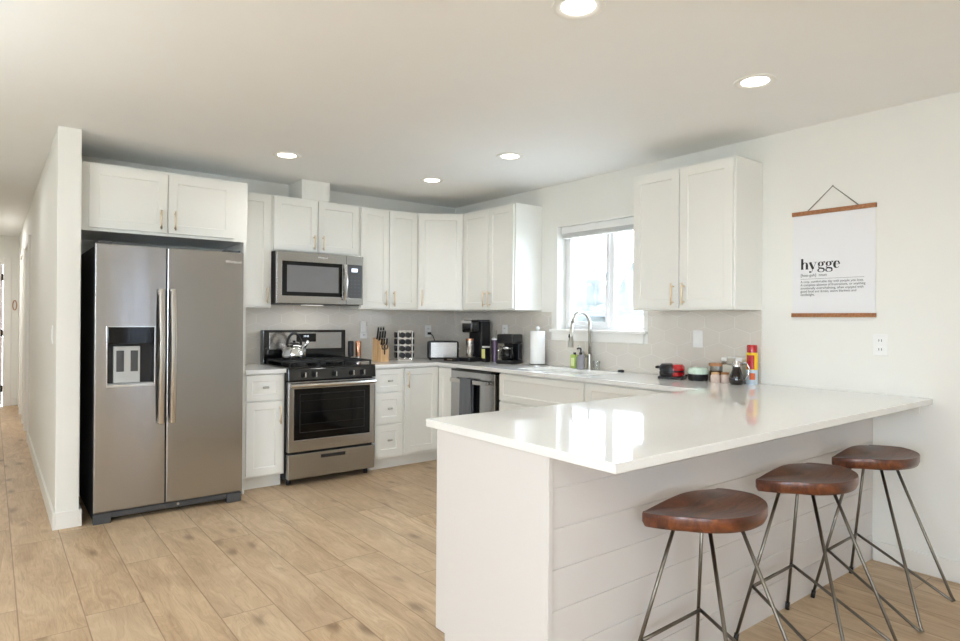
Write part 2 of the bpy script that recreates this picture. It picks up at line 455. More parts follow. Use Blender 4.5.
# hallway side of the partition, with two door openings further back
hd = [(2.62, 3.40), (4.10, 4.90)]
struct('wall_hall', MB().cells([YS, hd[0][0], hd[0][1], hd[1][0], hd[1][1], HY], [0, 2.04, HC],
       lambda u, v: not (v < 2.04 and any(a < u < b for a, b in hd)), XS0, XS1, 'yz'), M['wall'], bevel=.004)
struct('wall_end', MB().cells([-4.95, -4.53, -3.66, XS0+.12], [0, 2.05, HC], lambda u, v: not (v < 2.05 and -4.53 < u < -3.66), HY, HY+.12, 'xz'), M['wall'])
struct('wall_hall_far', MB().box(-4.87, -4.75, -.749, HY, 0, HC), M['wall'])
struct('wall_left_return', MB().box(XL, -4.87, -.749, -.629, 0, HC), M['wall'])
struct('wall_left', MB().cells([YF, -6.4, -5.05, -.629], [0, .9, 2.25, HC], lambda u, v: not (-6.4 < u < -5.05 and .9 < v < 2.25), XL-.12, XL, 'yz'), M['wall'])
struct('wall_front', MB().cells([XL-.12, -6.6, -5.2, -2.0, -1.54, .14], [0, .15, .9, 2.25, HC], lambda u, v: not ((-6.6 < u < -5.2 and .9 < v < 2.25) or (-2.0 < u < -1.54 and .15 < v < 2.25)), YF-.12, YF, 'xz'), M['wall'])

def bb(name, mb): return struct(name, mb, M['trim'], bevel=.003)
BH = .105
bb('baseboard_right', MB().box(-.014, 0, YF, -3.945, 0, BH))
bb('baseboard_hall', MB().box(XS0-.014, XS0, YS-.014, hd[0][0]-.08, 0, BH).box(XS0, XS1, YS-.014, YS, 0, BH).box(XS1, XS1+.014, YS-.014, -.02, 0, BH))
bb('baseboard_end', MB().box(-3.579, XS0-.015, HY-.014, HY, 0, BH))
for i, (a, b) in enumerate(hd):
    m = MB()
    for (u, v) in ((a-.08, a), (b, b+.08)): m.box(XS0-.018, XS0, u, v, 0, 2.12)
    m.box(XS0-.018, XS0, a, b, 2.04, 2.12)
    m.box(XS0, XS1, a, a+.015, 0, 2.04).box(XS0, XS1, b-.015, b, 0, 2.04).box(XS0, XS1, a+.015, b-.015, 2.025, 2.04)
    struct('trim_%d' % (i+1), m, M['trim'], bevel=.002)
    struct('door_%d' % (i+2), MB().box(XS0+.03, XS0+.065, a+.018, b-.018, .01, 2.02), M['trim'], bevel=.002)
struct('trim_3', MB().box(-4.61, -4.53, HY-.018, HY, 0, 2.13).box(-3.66, -3.58, HY-.018, HY, 0, 2.13).box(-4.53, -3.66, HY-.018, HY, 2.05, 2.13)
       .box(-3.675, -3.66, HY, HY+.12, 0, 2.05).box(-4.53, -4.515, HY, HY+.12, 0, 2.05).box(-4.515, -3.675, HY, HY+.12, 2.035, 2.05), M['trim'], bevel=.002)
d1 = struct('door_1', MB().box(-4.512, -3.678, HY+.02, HY+.055, .01, 2.032), M['trim'], bevel=.002)
for z in (.25, 1.05, 1.85):
    MB().cyl((-3.682, HY+.012, z-.045), (-3.682, HY+.012, z+.045), .008, seg=10).box(-3.70, -3.682, HY+.012, HY+.0195, z-.045, z+.045).build('hinge', M['blackm'], d1)

# backsplash tiles: back wall and the wall with the window, one L-shaped sheet
TB = .008
tag(MB().box(-2.326, -TB-.0005, -TB, -.0003, CT+.0005, UB-.0005).box(-2.02, -1.27, -TB, -.0003, UB-.0005, UB+.03).build('tile_backsplash', M['tile']), 'taupe hexagon tile backsplash on the range wall', 'backsplash')
tag(MB().cells([-3.305, WY0-.045, WY1+.065, -.0005], [CT+.0005, 1.12, UB-.0135], lambda u, v: not (WY0-.045 < u < WY1+.065 and v > 1.12), -TB, -.0003, 'yz').build('tile_backsplash', M['tile']), 'taupe hexagon tile backsplash on the wall below the window and around it', 'backsplash')

# kitchen window: vinyl slider, sill, apron, rolled blind
w1 = struct('window_1', MB().cells([WY0, WY0+.04, -2.03, -1.955, WY1-.04, WY1], [WZ0, WZ0+.045, WZ1-.045, WZ1],
            lambda u, v: not ((WY0+.04 < u < -2.03 or -1.955 < u < WY1-.04) and WZ0+.045 < v < WZ1-.045), .105, .155, 'yz'), M['vinyl'], bevel=.004)
MB().cells([-1.99, -1.955, WY1-.07, WY1-.04], [WZ0+.045, WZ0+.085, WZ1-.08, WZ1-.045], lambda u, v: not (-1.955 < u < WY1-.07 and WZ0+.085 < v < WZ1-.08), .09, .115, 'yz').build('sliding_sash', M['vinyl'], w1, bevel=.003)
MB().box(.128, .132, WY0+.03, WY1-.03, WZ0+.04, WZ1-.04).build('glass_pane', M['glass'], w1)
MB().box(.078, .092, -1.985, -1.968, 1.62, 1.68).build('latch', M['grey'], w1, bevel=.003)
struct('window_sill', MB().box(-.035, .075, WY0-.04, WY1+.06, WZ0-.003, WZ0+.02), M['trim'], bevel=.003)
struct('trim_4', MB().box(-.018, -TB*0, WY0-.012, WY1+.03, 1.122, WZ0-.003), M['trim'], bevel=.002)
bl = thing('window_blind', 'white blind rolled up at the top of the kitchen window', 'blind', (.06, -1.95, WZ1-.05))
MB().box(-.025, .025, -.44, .44, -.01, .048).build('headrail', M['white'], bl, bevel=.004)
m = MB()
for k in range(6): m.box(-.022, .022, -.43, .43, -.038+k*.0045, -.0355+k*.0045)
m.build('slat_stack', M['white'], bl)
MB().box(-.022, .022, -.43, .43, -.05, -.039).build('bottom_rail', M['white'], bl, bevel=.003)

# unseen living room windows; the narrow one is added to streak the refrigerator
for nm, pl, us, zs, a in (('window_2', 'xz', (-6.6, -5.2), (.9, 2.25), YF-.08), ('window_4', 'xz', (-2.0, -1.54), (.15, 2.25), YF-.08), ('window_3', 'yz', (-6.4, -5.05), (.9, 2.25), XL-.08)):
    n = {'window_2': 2, 'window_3': 1, 'window_4': 1}[nm]
    g = [us[0]]
    for k in range(n):
        u0 = us[0]+(us[1]-us[0])*k/n; u1 = us[0]+(us[1]-us[0])*(k+1)/n
        g += [u0+.05, u1-.05]
    g.append(us[1]); g = sorted(set(g))
    holes = [(us[0]+(us[1]-us[0])*k/n+.05, us[0]+(us[1]-us[0])*(k+1)/n-.05) for k in range(n)]
    if nm == 'window_4': wp = (us, zs, a)
    o = struct(nm, MB().cells(g, [zs[0], zs[0]+.06, zs[1]-.06, zs[1]], lambda u, v: not (any(x < u < y for x, y in holes) and zs[0]+.06 < v < zs[1]-.06), a, a+.06, pl), M['vinyl'])

MB().box(wp[0][0]+.04, wp[0][1]-.04, wp[2]+.02, wp[2]+.025, wp[1][0]+.05, wp[1][1]-.05).build('frosted_pane', M['sheer'], o)  # unseen tinted pane, added to dim the mirrored streak

# outside
struct('ground', MB().box(-40, 60, -50, 60, -.6, -.4), M['lawn'])
hs = thing('neighbour_house', 'pale house with a low gable roof seen through the window', 'house', (8.6, 3.2, -.15))
MB().box(0, 6, -4, 2.2, 0, 1.75).build('house_wall', M['siding'], hs)
MB().prism([(-4.6, 1.55), (2.8, 1.55), (-.9, 2.95)], -.4, 6.4, 'yz').build('roof', M['roof'], hs)
def tree(label, x, y, h, r, seed):
    rnd = random.Random(seed)
    t = thing('evergreen_tree', label, 'tree', (x, y, -.4))
    MB().cyl((0, 0, 0), (0, 0, h*.5), .18, .1, 10).build('trunk', M['bark'], t)
    m = MB(); n = 16; seg = 24; R0 = None
    for k in range(n+1):
        q = k/n; z = h*(.14+.86*q); rr = r*(math.sin(PI*min(1, q*1.0+.12))**.7 if q < .5 else (1-q)**.75*1.45)+.02
        R1 = [m.b.verts.new((rr*(.72+.5*rnd.random())*math.cos(2*PI*i/seg), rr*(.72+.5*rnd.random())*math.sin(2*PI*i/seg), z-.12*rnd.random())) for i in range(seg)]
        if R0:
            for i in range(seg): m.b.faces.new((R0[i], R0[(i+1) % seg], R1[(i+1) % seg], R1[i]))
        else: m.b.faces.new(R1[::-1])
        R0 = R1
    m.b.faces.new(R0)
    m.build('foliage', M['leaf'], t, smooth=89)
tree('tall evergreen tree outside behind the first window pane', 20.0, 16.6, 5.4, 1.3, 1)
tree('dark bushy evergreen tree outside behind the second window pane', 20.0, 13.6, 4.5, 1.0, 2)
tree('small evergreen tree beyond the neighbouring house roof', 24.0, 20.5, 4.3, 1.1, 3)

# ------------------------------------------------------------------ cabinets
def pull(parent, x, z, y, L=.15, vert=True, mat=None, r=.0055):
    m = MB(); h = L/2
    if vert:
        m.tube([(x, y-.03, z-h), (x, y-.03, z+h)], r, 10)
        for s in (-1, 1): m.tube([(x, y-.03, z+s*h*.72), (x, y, z+s*h*.72)], r*.8, 8)
    else:
        m.tube([(x-h, y-.03, z), (x+h, y-.03, z)], r, 10)
        for s in (-1, 1): m.tube([(x+s*h*.72, y-.03, z), (x+s*h*.72, y, z)], r*.8, 8)
    return m.build('handle', mat or M['brass'], parent)
def knob(parent, x, z, y):
    return MB().cyl((x, y, z), (x, y-.016, z), .006, seg=10).tube([(x-.024, y-.022, z), (x-.02, y-.022, z), (x+.02, y-.022, z), (x+.024, y-.022, z)], [.003, .008, .008, .003], 12).build('knob', M['nickel'], parent)
def cabinet(label, loc, rotz, w, d, h, fronts, group, name='wall_cabinet', toe=0, mat=None, side_panel=False, z0=0):
    """local: x along the width, back at y=0, front at y=-d; fronts hang just outside y=-d"""
    mat = mat or M['cab']
    t = thing(name, label, 'cabinet', loc, rotz, group)
    m = MB()
    if toe: m.box(0, w, -d, 0, toe, h)
    else: m.box(0, w, -d, 0, 0, h)
    m.build('cabinet_body', mat, t, bevel=.0015)
    if toe: MB().box(0, w, -d+.075, -d+.09, 0, toe).build('toe_kick', mat, t)
    for f in fronts:
        o = MB().shaker(f['x'][0], f['x'][1], f['z'][0], f['z'][1], -d-.021, rail=f.get('rail', .057)).build(f.get('n', 'door'), mat, t, bevel=.0015)
        k = f.get('h')
        if k:
            if k[0] == 'v': pull(o, k[1], k[2], -d-.021, k[3] if len(k) > 3 else .14)
            elif k[0] == 'k': knob(o, k[1], k[2], -d-.021)
            else: pull(o, k[1], k[2], -d-.021, .12, False)
    return t
GU, GB = 'white shaker wall cabinets', 'white shaker base cabinets'
# above the refrigerator
cabinet('wide two-door white cabinet above the refrigerator', (-3.36, 0, 1.845), 0, 1.04, .61, UT-1.845,
        [dict(x=(.04, .497), z=(.02, .42), h=('v', .455, .105, .13)), dict(x=(.503, .94), z=(.02, .42), h=('v', .543, .105, .13))], GU)
# single door, microwave cabinet, double
cabinet('narrow single-door white wall cabinet between refrigerator and microwave', (-2.32, 0, UB), 0, .288, .305, UT-UB,
        [dict(x=(.01, .275), z=(.012, UT-UB-.012), h=('v', .245, .10, .13))], GU)
cabinet('short two-door white wall cabinet above the microwave', (-2.031, 0, 1.832), 0, .772, .305, UT-1.832,
        [dict(x=(.012, .382), z=(.012, .44), h=('v', .345, .09, .12)), dict(x=(.388, .76), z=(.012, .44), h=('v', .425, .09, .12))], GU)
cabinet('tall two-door white wall cabinet just past the microwave', (-1.258, 0, UB), 0, .604, .305, UT-UB,
        [dict(x=(.012, .292), z=(.012, UT-UB-.012), h=('v', .252, .10)), dict(x=(.298, .592), z=(.012, UT-UB-.012), h=('v', .338, .10))], GU)
# diagonal corner cabinet
dc = thing('corner_wall_cabinet', 'white wall cabinet with one diagonal door in the room corner', 'cabinet', (-.652, -.305, UB), -PI/4, GU)
ca = math.cos(PI/4)
def W2L(x, y):   # world -> local of the diagonal cabinet
    dx, dy = x+.652, y+.305
    return (dx*ca-dy*ca, dx*ca+dy*ca)
poly = [W2L(*p) for p in ((-.652, -.305), (-.305, -.572), (-.001, -.572), (-.001, -.001), (-.652, -.001))]
# face direction runs from (-.652,-.305) to (-.305,-.572)
ang = math.atan2(-.572+.305, -.305+.652); dc.rotation_euler.z = ang
def W2L(x, y):
    dx, dy = x+.652, y+.305; c, s = math.cos(-ang), math.sin(-ang)
    return (dx*c-dy*s, dx*s+dy*c)
poly = [W2L(*p) for p in ((-.652, -.305), (-.305, -.572), (-.001, -.572), (-.001, -.001), (-.652, -.001))]
Ld = math.hypot(.347, .267)
MB().prism(poly, 0, UT-UB).build('cabinet_body', M['cab'], dc, bevel=.0015)
o = MB().shaker(.014, Ld-.014, .012, UT-UB-.012, -.021).build('door', M['cab'], dc, bevel=.0015)
pull(o, .05, .115, -.021)
R90 = -PI/2
cabinet('tall two-door white wall cabinet between the corner and the window', (-.001, -.574, UB), R90, .736, .305, UT-UB,
        [dict(x=(.012, .384), z=(.012, UT-UB-.012), h=('v', .350, .10)), dict(x=(.390, .724), z=(.012, UT-UB-.012), h=('v', .424, .10))], GU)
cabinet('tall two-door white wall cabinet between the window and the wall print', (-.001, -2.55, UB-.012), R90, .755, .305, UT-UB+.012,
        [dict(x=(.012, .373), z=(.012, UT-UB), h=('v', .337, .10)), dict(x=(.379, .743), z=(.012, UT-UB), h=('v', .418, .10))], GU)
# duct chase
tag(MB().box(-1.78, -1.53, -.30, -.001, UT+.001, HC-.001).build('duct_cover', M['wall'], bevel=.002), 'white boxed duct cover on top of the short cabinet above the microwave', 'duct cover')
# refrigerator end panel
tag(MB().box(-2.352, -2.334, -.63, -.001, 0, 1.843).build('end_panel', M['cab'], bevel=.001), 'thin full-height white end panel between refrigerator and base cabinet', 'panel')
CB = CT-.03
DB = .60
cabinet('narrow white base cabinet with one drawer over a door, between refrigerator and range', (-2.333, 0, 0), 0, .305, DB, CB,
        [dict(x=(.012, .288), z=(.675, CB-.012), n='drawer', h=('k', .15, .772), rail=.045), dict(x=(.012, .288), z=(.115, .662), h=('v', .262, .56))], GB, 'base_cabinet', .10)
cabinet('white three-drawer base cabinet beside the range', (-1.268, 0, 0), 0, .29, DB, CB,
        [dict(x=(.012, .278), z=(.672, CB-.012), n='drawer', h=('k', .145, .765), rail=.045), dict(x=(.012, .278), z=(.402, .660), n='drawer', h=('k', .145, .53)), dict(x=(.012, .278), z=(.125, .390), n='drawer', h=('k', .145, .26))], GB, 'base_cabinet', .10)
# L-shaped corner base cabinet
t = thing('corner_base_cabinet', 'white corner base cabinet under the knife block and spice rack', 'cabinet', (-.977, -.001, 0), 0, GB)
MB().prism([(0, 0), (.976, 0), (.976, -.828), (.376, -.828), (.376, -DB), (0, -DB)][::-1], .10, CB).build('cabinet_body', M['cab'], t, bevel=.0015)
MB().prism([(0, -.5), (0, -.52), (.46, -.52), (.46, -.828), (.48, -.828), (.48, -.5)], 0, .10).build('toe_kick', M['cab'], t)
o = MB().shaker(.010, .352, .125, CB-.012, -DB-.021).build('door', M['cab'], t, bevel=.0015)
pull(o, .035, .765, -DB-.021, .14)
MB().shaker(0, .19, .125, CB-.012, -.021).build('door', M['cab'], t, bevel=.0015, loc=(.376, -.635, 0), rotz=R90)
# sink base and last run on the window wall
cabinet('white sink base cabinet with wide false front under the window', (-.001, -1.474, 0), R90, .92, DB, CB,
        [dict(x=(.012, .908), z=(.655, CB-.012), n='false_front', rail=.045), dict(x=(.012, .457), z=(.125, .642), h=('v', .42, .56)), dict(x=(.463, .908), z=(.125, .642), h=('v', .50, .56))], GB, 'base_cabinet', .10)
cabinet('white base cabinet between the sink base and the peninsula', (-.001, -2.396, 0), R90, .86, DB, CB,
        [dict(x=(.012, .75), z=(.655, CB-.012), n='drawer', rail=.045), dict(x=(.012, .75), z=(.125, .642), h=('v', .70, .56))], GB, 'base_cabinet', .10)
# peninsula
PY, PX = -3.937, -2.46
t = thing('peninsula_base', 'white peninsula base with shiplap back under the breakfast bar worktop', 'peninsula', (-.001, PY, 0), 0)
L = -PX-.001
MB().box(-L+.02, 0, .02, .60, .11, CB-.001).build('cabinet_body', M['cab'], t)
MB().box(-L+.02, -.66, .51, .525, 0, .11).build('toe_kick', M['cab'], t)
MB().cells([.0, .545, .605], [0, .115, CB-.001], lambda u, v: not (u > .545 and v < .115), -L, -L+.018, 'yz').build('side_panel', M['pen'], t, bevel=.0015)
# shiplap boards: one panel with grooves
m = MB(); z = CB-.001; k = 0
tops = [.873, .770, .643, .516, .389, .262, .135]
for i, zt in enumerate(tops):
    zb = tops[i+1]+.003 if i+1 < len(tops) else 0.0
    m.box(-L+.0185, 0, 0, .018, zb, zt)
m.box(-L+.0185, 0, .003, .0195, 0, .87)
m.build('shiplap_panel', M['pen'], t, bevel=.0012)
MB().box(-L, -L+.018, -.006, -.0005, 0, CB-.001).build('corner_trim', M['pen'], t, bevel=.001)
xs = [-L+.022, -L+.48, -L+.94, -L+1.40, -.66]
for a, b in zip(xs, xs[1:]):
    o = MB().shaker(-b+.003, -a-.003, .125, .655, -.62).build('door', M['cab'], t, bevel=.0015, rotz=PI)
    pull(o, -a-.04, .56, -.62)
    o = MB().shaker(-b+.003, -a-.003, .668, CB-.012, -.62, rail=.045).build('drawer', M['cab'], t, bevel=.0015, rotz=PI)
    knob(o, -(a+b)/2, .77, -.62)
tag(MB().prism([(-.001, CB-.002), (-.001, CB-.055), (-.02, CB-.055), (-.02, CB-.02), (-.05, CB-.02), (-.05, CB-.002)], -4.16, -4.14, 'xz').build('support_bracket', M['trim'], bevel=.001), 'small white support bracket under the worktop overhang at the wall', 'bracket')

# ------------------------------------------------------------------ worktops and sink
SX0, SX1, SY0, SY1 = -.50, -.13, -2.31, -1.56
PN, PF, PXL = -4.214, -3.273, -2.475
def ctop(u, v):
    if v > -.64 and u > -1.272: inside = True
    elif u > -.64 and v > PF: inside = True
    elif v < PF: inside = True
    else: inside = False
    return inside and not (SX0 < u < SX1 and SY0 < v < SY1)
m = MB().cells([PXL, -1.272, -.64, SX0, SX1, -TB-.001], [PN, PF, SY0, SY1, -.64, -TB-.001], ctop, CB, CT)
tag(m.build('worktop', M['quartz'], bevel=.003), 'long white quartz worktop running from range past sink to the peninsula', 'worktop')
tag(MB().box(-2.333, -2.027, -.64, -TB-.001, CB, CT).build('worktop', M['quartz'], bevel=.003), 'short white quartz worktop between refrigerator and range', 'worktop')
s = thing('kitchen_sink', 'undermount stainless sink set into the worktop below the window', 'sink', (-.315, -1.935, CB-.2))
x0, x1, y0, y1 = -.18, .18, -.37, .37
MB().box(x0-.004, x0, y0, y1, 0, .199).box(x1, x1+.004, y0, y1, 0, .199).box(x0-.004, x1+.004, y0-.004, y0, 0, .199).box(x0-.004, x1+.004, y1, y1+.004, 0, .199).box(x0-.004, x1+.004, y0-.004, y1+.004, -.004, 0).build('basin', M['basin'], s)
MB().cyl((0, 0, 0), (0, 0, .004), .045, seg=24).build('drain', M['nickel'], s)

# ------------------------------------------------------------------ refrigerator
X0 = -3.307; Fy = -.814
f = thing('refrigerator', 'large stainless side-by-side refrigerator with ice dispenser', 'refrigerator', (X0, 0, 0))
FW = .902
MB().box(.004, FW-.004, -.745, -.04, .02, 1.735).build('cabinet_body', M['grey_side'], f, bevel=.004)
FZ = 1.748
def fdoor(nm, x0, x1, hole=None):
    us = [x0, x1]; zs = [.075, FZ]
    if hole: us = [x0, hole[0], hole[1], x1]; zs = [.075, hole[2], hole[3], FZ]
    m = MB().cells(us, zs, lambda u, v: not (hole and hole[0] < u < hole[1] and hole[2] < v < hole[3]), Fy, Fy+.03, 'xz')
    d = m.build(nm, M['steel'], f, bevel=.006, seg=3)
    MB().box(x0+.002, x1-.002, Fy+.0605, -.748, .08, FZ-.002).build('door_liner', M['grey_side'], d)
    ls = MB().cells(us if hole else [x0+.002, x1-.002], zs if hole else [.08, FZ-.002], lambda u, v: not (hole and hole[0] < u < hole[1] and hole[2] < v < hole[3]), Fy+.031, Fy+.06, 'xz').build('door_edge', M['grey_side'], d)
    return d
H = (.071, .336, .861, 1.228)
dl = fdoor('door', .002, .404, H)
dr = fdoor('door', .410, .900)
dp = MB().box(H[0], H[1], Fy+.052, Fy+.0600, H[2], H[3]).build('dispenser_recess', M['blackm'], dl)
MB().box(H[0]+.003, H[1]-.003, Fy-.002, Fy+.05, 1.122, H[3]-.004).build('control_panel', M['blackglass'], dp, bevel=.003)
m = MB().cells([H[0]-.006, H[0]+.001, H[1]-.001, H[1]+.006], [H[2]-.012, H[2]+.004, H[3]-.001, H[3]+.006], lambda u, v: not (H[0]+.001 < u < H[1]-.001 and H[2]+.004 < v < H[3]-.001), Fy-.004, Fy+.004, 'xz')
m.build('dispenser_bezel', M['chrome'], dp, bevel=.001)
pad = MB().box(.108, .258, Fy+.022, Fy+.0515, H[2]+.012, 1.105).build('dispenser_pad', M['grey'], dp, bevel=.004)
pad2 = MB().box(.124, .166, Fy+.017, Fy+.022, .945, 1.078).box(.203, .245, Fy+.017, Fy+.022, .945, 1.078).build('paddle', M['grille'], dp, bevel=.002)
MB().box(H[0]+.004, H[1]-.004, Fy+.004, Fy+.05, H[2]+.001, H[2]+.010).build('drip_tray', M['grey'], dp)
for d, x in ((dl, .372), (dr, .442)):
    m = MB(); n = 16; pts = []
    for k in range(n+1):
        q = k/n; z = .60+q*.875; y = Fy-.028-.030*math.sin(PI*q)
        pts.append((y, z))
    hw = .0185
    m.loft([[(x-hw, y, z), (x-hw+.004, y-.010, z), (x, y-.013, z), (x+hw-.004, y-.010, z), (x+hw, y, z)] for y, z in pts])
    m.box(x-.012, x+.012, Fy-.03, Fy-.0005, .605, .635).box(x-.012, x+.012, Fy-.03, Fy-.0005, 1.44, 1.47)
    m.build('handle', M['steel_v'], d, smooth=30)
g = MB().box(.012, FW-.012, -.79, -.75, .03, .068).box(.004, .10, -.80, -.75, .0, .066).box(FW-.10, FW-.004, -.80, -.75, .0, .066).build('base_grille', M['grille'], f, bevel=.003)
MB().cyl((.49, -.795, .05), (.49, -.789, .05), .008, seg=12).build('grille_screw', M['nickel'], g)
for a, b in ((.02, .10), (FW-.12, FW-.02)): MB().box(a, b, -.80, -.70, 1.7485, 1.765).build('hinge_cover', M['grille'], f, bevel=.004)
text('maker_logo', 'Whirlpool', .026, M['white'], dr, (.776, Fy-.0006, 1.672))

# ------------------------------------------------------------------ microwave
mw = thing('microwave', 'stainless over-the-range microwave under the short wall cabinet', 'microwave', (-2.026, -.002, 1.405))
WM, HM = .757, .424
MB().box(.0, WM, -.375, 0, .012, HM).build('microwave_body', M['blackm'], mw)
MB().box(.01, WM-.01, -.36, -.02, 0, .0115).build('vent_underside', M['grille'], mw)
MB().box(.30, .46, -.26, -.16, -.0035, -.0005).build('hood_lamp', M['hoodlens'], mw)
_l = area('hood_lamp_glow', (.38, -.21, -.006), (0, 0, 0), .40, .09, .55, (1, .98, .95)); _l.parent = mw
yf = -.408
dx = .600
m = MB().cells([.0, .045, .562, dx], [.006, .068, .345, HM], lambda u, v: not (.045 < u < .562 and .068 < v < .345), yf, yf+.03, 'xz')
d = m.build('door', M['steel_d'], mw, bevel=.003)
MB().box(.046, .561, yf+.004, yf+.02, .069, .344).build('window', M['blackglass'], d)
MB().box(.085, .53, yf+.0028, yf+.0038, .10, .315).build('window_screen', M['mwglass'], d)
pts = [(.580+.0*k, yf-.012-.028*math.sin(PI*k/12), .045+.30*k/12) for k in range(13)]
m = MB()
m.loft([[(a[0]-.016, a[1], a[2]), (a[0]-.012, a[1]-.008, a[2]), (a[0], a[1]-.011, a[2]), (a[0]+.012, a[1]-.008, a[2]), (a[0]+.016, a[1], a[2])] for a in pts])
m.box(.57, .59, yf-.014, yf, .05, .075).box(.57, .59, yf-.014, yf, .315, .34)
m.build('handle', M['steel_v'], d, smooth=30)
cp = MB().cells([dx+.002, dx+.012, WM-.01, WM], [.006, .062, .345, HM], lambda u, v: not (dx+.012 < u < WM-.01 and .062 < v < .345), yf, yf+.03, 'xz').build('control_frame', M['steel_d'], mw, bevel=.002)
kp = MB().box(dx+.013, WM-.011, yf+.003, yf+.02, .063, .344).build('keypad', M['grille'], cp)
MB().box(dx+.05, dx+.105, yf+.001, yf+.0028, .285, .315).build('clock_display', M['led'], kp)
m = MB()
for r in range(6):
    for c in range(3): m.box(dx+.04+c*.035, dx+.055+c*.035, yf+.0018, yf+.0028, .09+r*.03, .096+r*.03)
m.build('key_legend', M['inkg'], kp)
text('maker_logo', 'Whirlpool', .02, M['white'], d, (.345, yf-.0006, .383))

# ------------------------------------------------------------------ gas range
rg = thing('gas_range', 'stainless and black gas range with kettle on top', 'range', (-2.0215, -.02, 0))
RW = .744; ry = -.64
MB().box(0, RW, -.585, 0, .045, .90).build('range_body', M['blackm'], rg, bevel=.003)
for x in (.04, RW-.04):
    for y in (-.55, -.06): MB().cyl((x, y, 0), (x, y, .0445), .018, seg=14).build('foot', M['blackm'], rg)
dw = MB().box(.004, RW-.004, ry, -.587, .055, .245).build('storage_drawer', M['steel_d'], rg, bevel=.004)
MB().box(.27, .475, ry-.004, ry-.0005, .196, .222).build('drawer_pull', M['blackm'], dw, bevel=.002)
od = MB().cells([.004, .050, RW-.050, RW-.004], [.262, .352, .745, .802], lambda u, v: not (.050 < u < RW-.050 and .352 < v < .745), ry, -.587, 'xz').build('oven_door', M['steel'], rg, bevel=.004)
ow = MB().box(.051, RW-.051, ry+.006, -.59, .353, .744).build('oven_window', M['blackglass'], od)
MB().cells([.095, .10, RW-.10, RW-.095], [.405, .41, .70, .705], lambda u, v: not (.10 < u < RW-.10 and .41 < v < .70), ry+.004, ry+.0058, 'xz').build('window_border', M['faint'], ow)
m = MB()
for z in (.47, .56, .65):
    m.box(.105, RW-.105, ry+.0048, ry+.0058, z, z+.002)
m.build('rack_line', M['faint'], ow)
m = MB(); pts = []
for k in range(13):
    x = .012+(RW-.024)*k/12; pts.append((x, ry-.030-.022*math.sin(PI*k/12), .776))
m.loft([[(a[0], a[1], .760), (a[0], a[1]-.009, .764), (a[0], a[1]-.013, .776), (a[0], a[1]-.009, .788), (a[0], a[1], .792)] for a in pts])
m.box(.014, .036, ry-.032, ry-.0005, .765, .788).box(RW-.036, RW-.014, ry-.032, ry-.0005, .765, .788)
m.build('handle', M['steel_v'], od, smooth=30)
text('maker_logo', 'Whirlpool', .022, M['chrome'], od, (.325, ry-.0006, .29))
cpn = MB().prism([(-.587, .81), (-.648, .812), (-.638, .902), (-.587, .902)], 0, RW, 'yz').build('control_panel', M['black'], rg, bevel=.004)
for x in (.125, .213, .380, .530, .626):
    k = MB().lathe([(0, 0), (.021, 0), (.023, .004), (.021, .012), (.017, .024), (0, .024)], (x, -.6445, .855), 24, axis='y').build('knob', M['blackm'], rg, smooth=40)
    MB().box(x-.005, x+.005, -.6445-.034, -.6445-.0245, .836, .876).build('knob_grip', M['steel_v'], k, bevel=.002)
MB().box(0, RW, -.638, -.001, .9025, .915).build('cooktop', M['black'], rg, bevel=.003)
bg = MB().box(.0, RW, -.075, -.001, .916, 1.19).build('backguard', M['black'], rg, bevel=.006)
MB().box(.05, RW-.042, -.079, -.0755, 1.028, 1.170).build('backguard_plate', M['steel'], bg, bevel=.001)
cdx = MB().box(.285, .46, -.083, -.0795, 1.088, 1.160).build('clock_display', M['blackglass'], bg, bevel=.001)
text('clock_digits', '10:42', .022, M['led'], cdx, (.345, -.0836, 1.13))
for bx, by, r in ((.16, -.48, .045), (.16, -.20, .04), (.372, -.34, .05), (.585, -.48, .045), (.585, -.20, .035)):
    b = MB().lathe([(0, 0), (r+.012, 0), (r+.010, .006), (r, .010), (r, .016), (0, .018)], (bx, by, .9152), 24).build('burner', M['iron'], rg, smooth=40)
for gx0, gx1 in ((.02, .26), (.266, .478), (.484, .724)):
    m = MB(); z = .948; t_ = .006
    def bar(x0, y0, x1, y1): m.box(min(x0, x1)-t_, max(x0, x1)+t_, min(y0, y1)-t_, max(y0, y1)+t_, z-.008, z+.004)
    bar(gx0+.008, -.60, gx1-.008, -.60); bar(gx0+.008, -.10, gx1-.008, -.10); bar(gx0+.008, -.60, gx0+.008, -.10); bar(gx1-.008, -.60, gx1-.008, -.10)
    bar(gx0+.008, -.35, gx1-.008, -.35); mx = (gx0+gx1)/2; bar(mx, -.60, mx, -.10)
    bar(gx0+.008, -.22, gx1-.008, -.22); bar(gx0+.008, -.48, gx1-.008, -.48)
    for x in (gx0+.008, gx1-.008):
        for y in (-.60, -.10): m.box(x-t_, x+t_, y-t_, y+t_, .9152, z)
    m.build('grate', M['iron'], rg, bevel=.002)

# kettle
k = thing('kettle', 'round stainless whistling kettle with black arched handle on the range', 'kettle', (-1.825, -.27, .9525))
MB().lathe([(0, 0), (.088, 0), (.098, .014), (.099, .045), (.090, .078), (.070, .108), (.044, .124), (0, .128)], (0, 0, 0), 36).build('kettle_body', M['chrome'], k, smooth=50)
MB().lathe([(0, .124), (.042, .124), (.036, .134), (.012, .139), (0, .140)], (0, 0, 0), 24).cyl((0, 0, .139), (0, 0, .155), .010, .014, 12).build('lid', M['blackm'], k, smooth=40)
MB().tube([(.066, -.02, .085), (.095, -.027, .125), (.112, -.032, .15)], [.017, .014, .012], 14).build('spout', M['chrome'], k)
pts = []
for i in range(15):
    a = PI*(.0+i/14); pts.append((.066*math.cos(a), .018*math.cos(a), .115+.098*math.sin(a)))
MB().tube(pts, .011, 10).build('handle', M['blackm'], k)

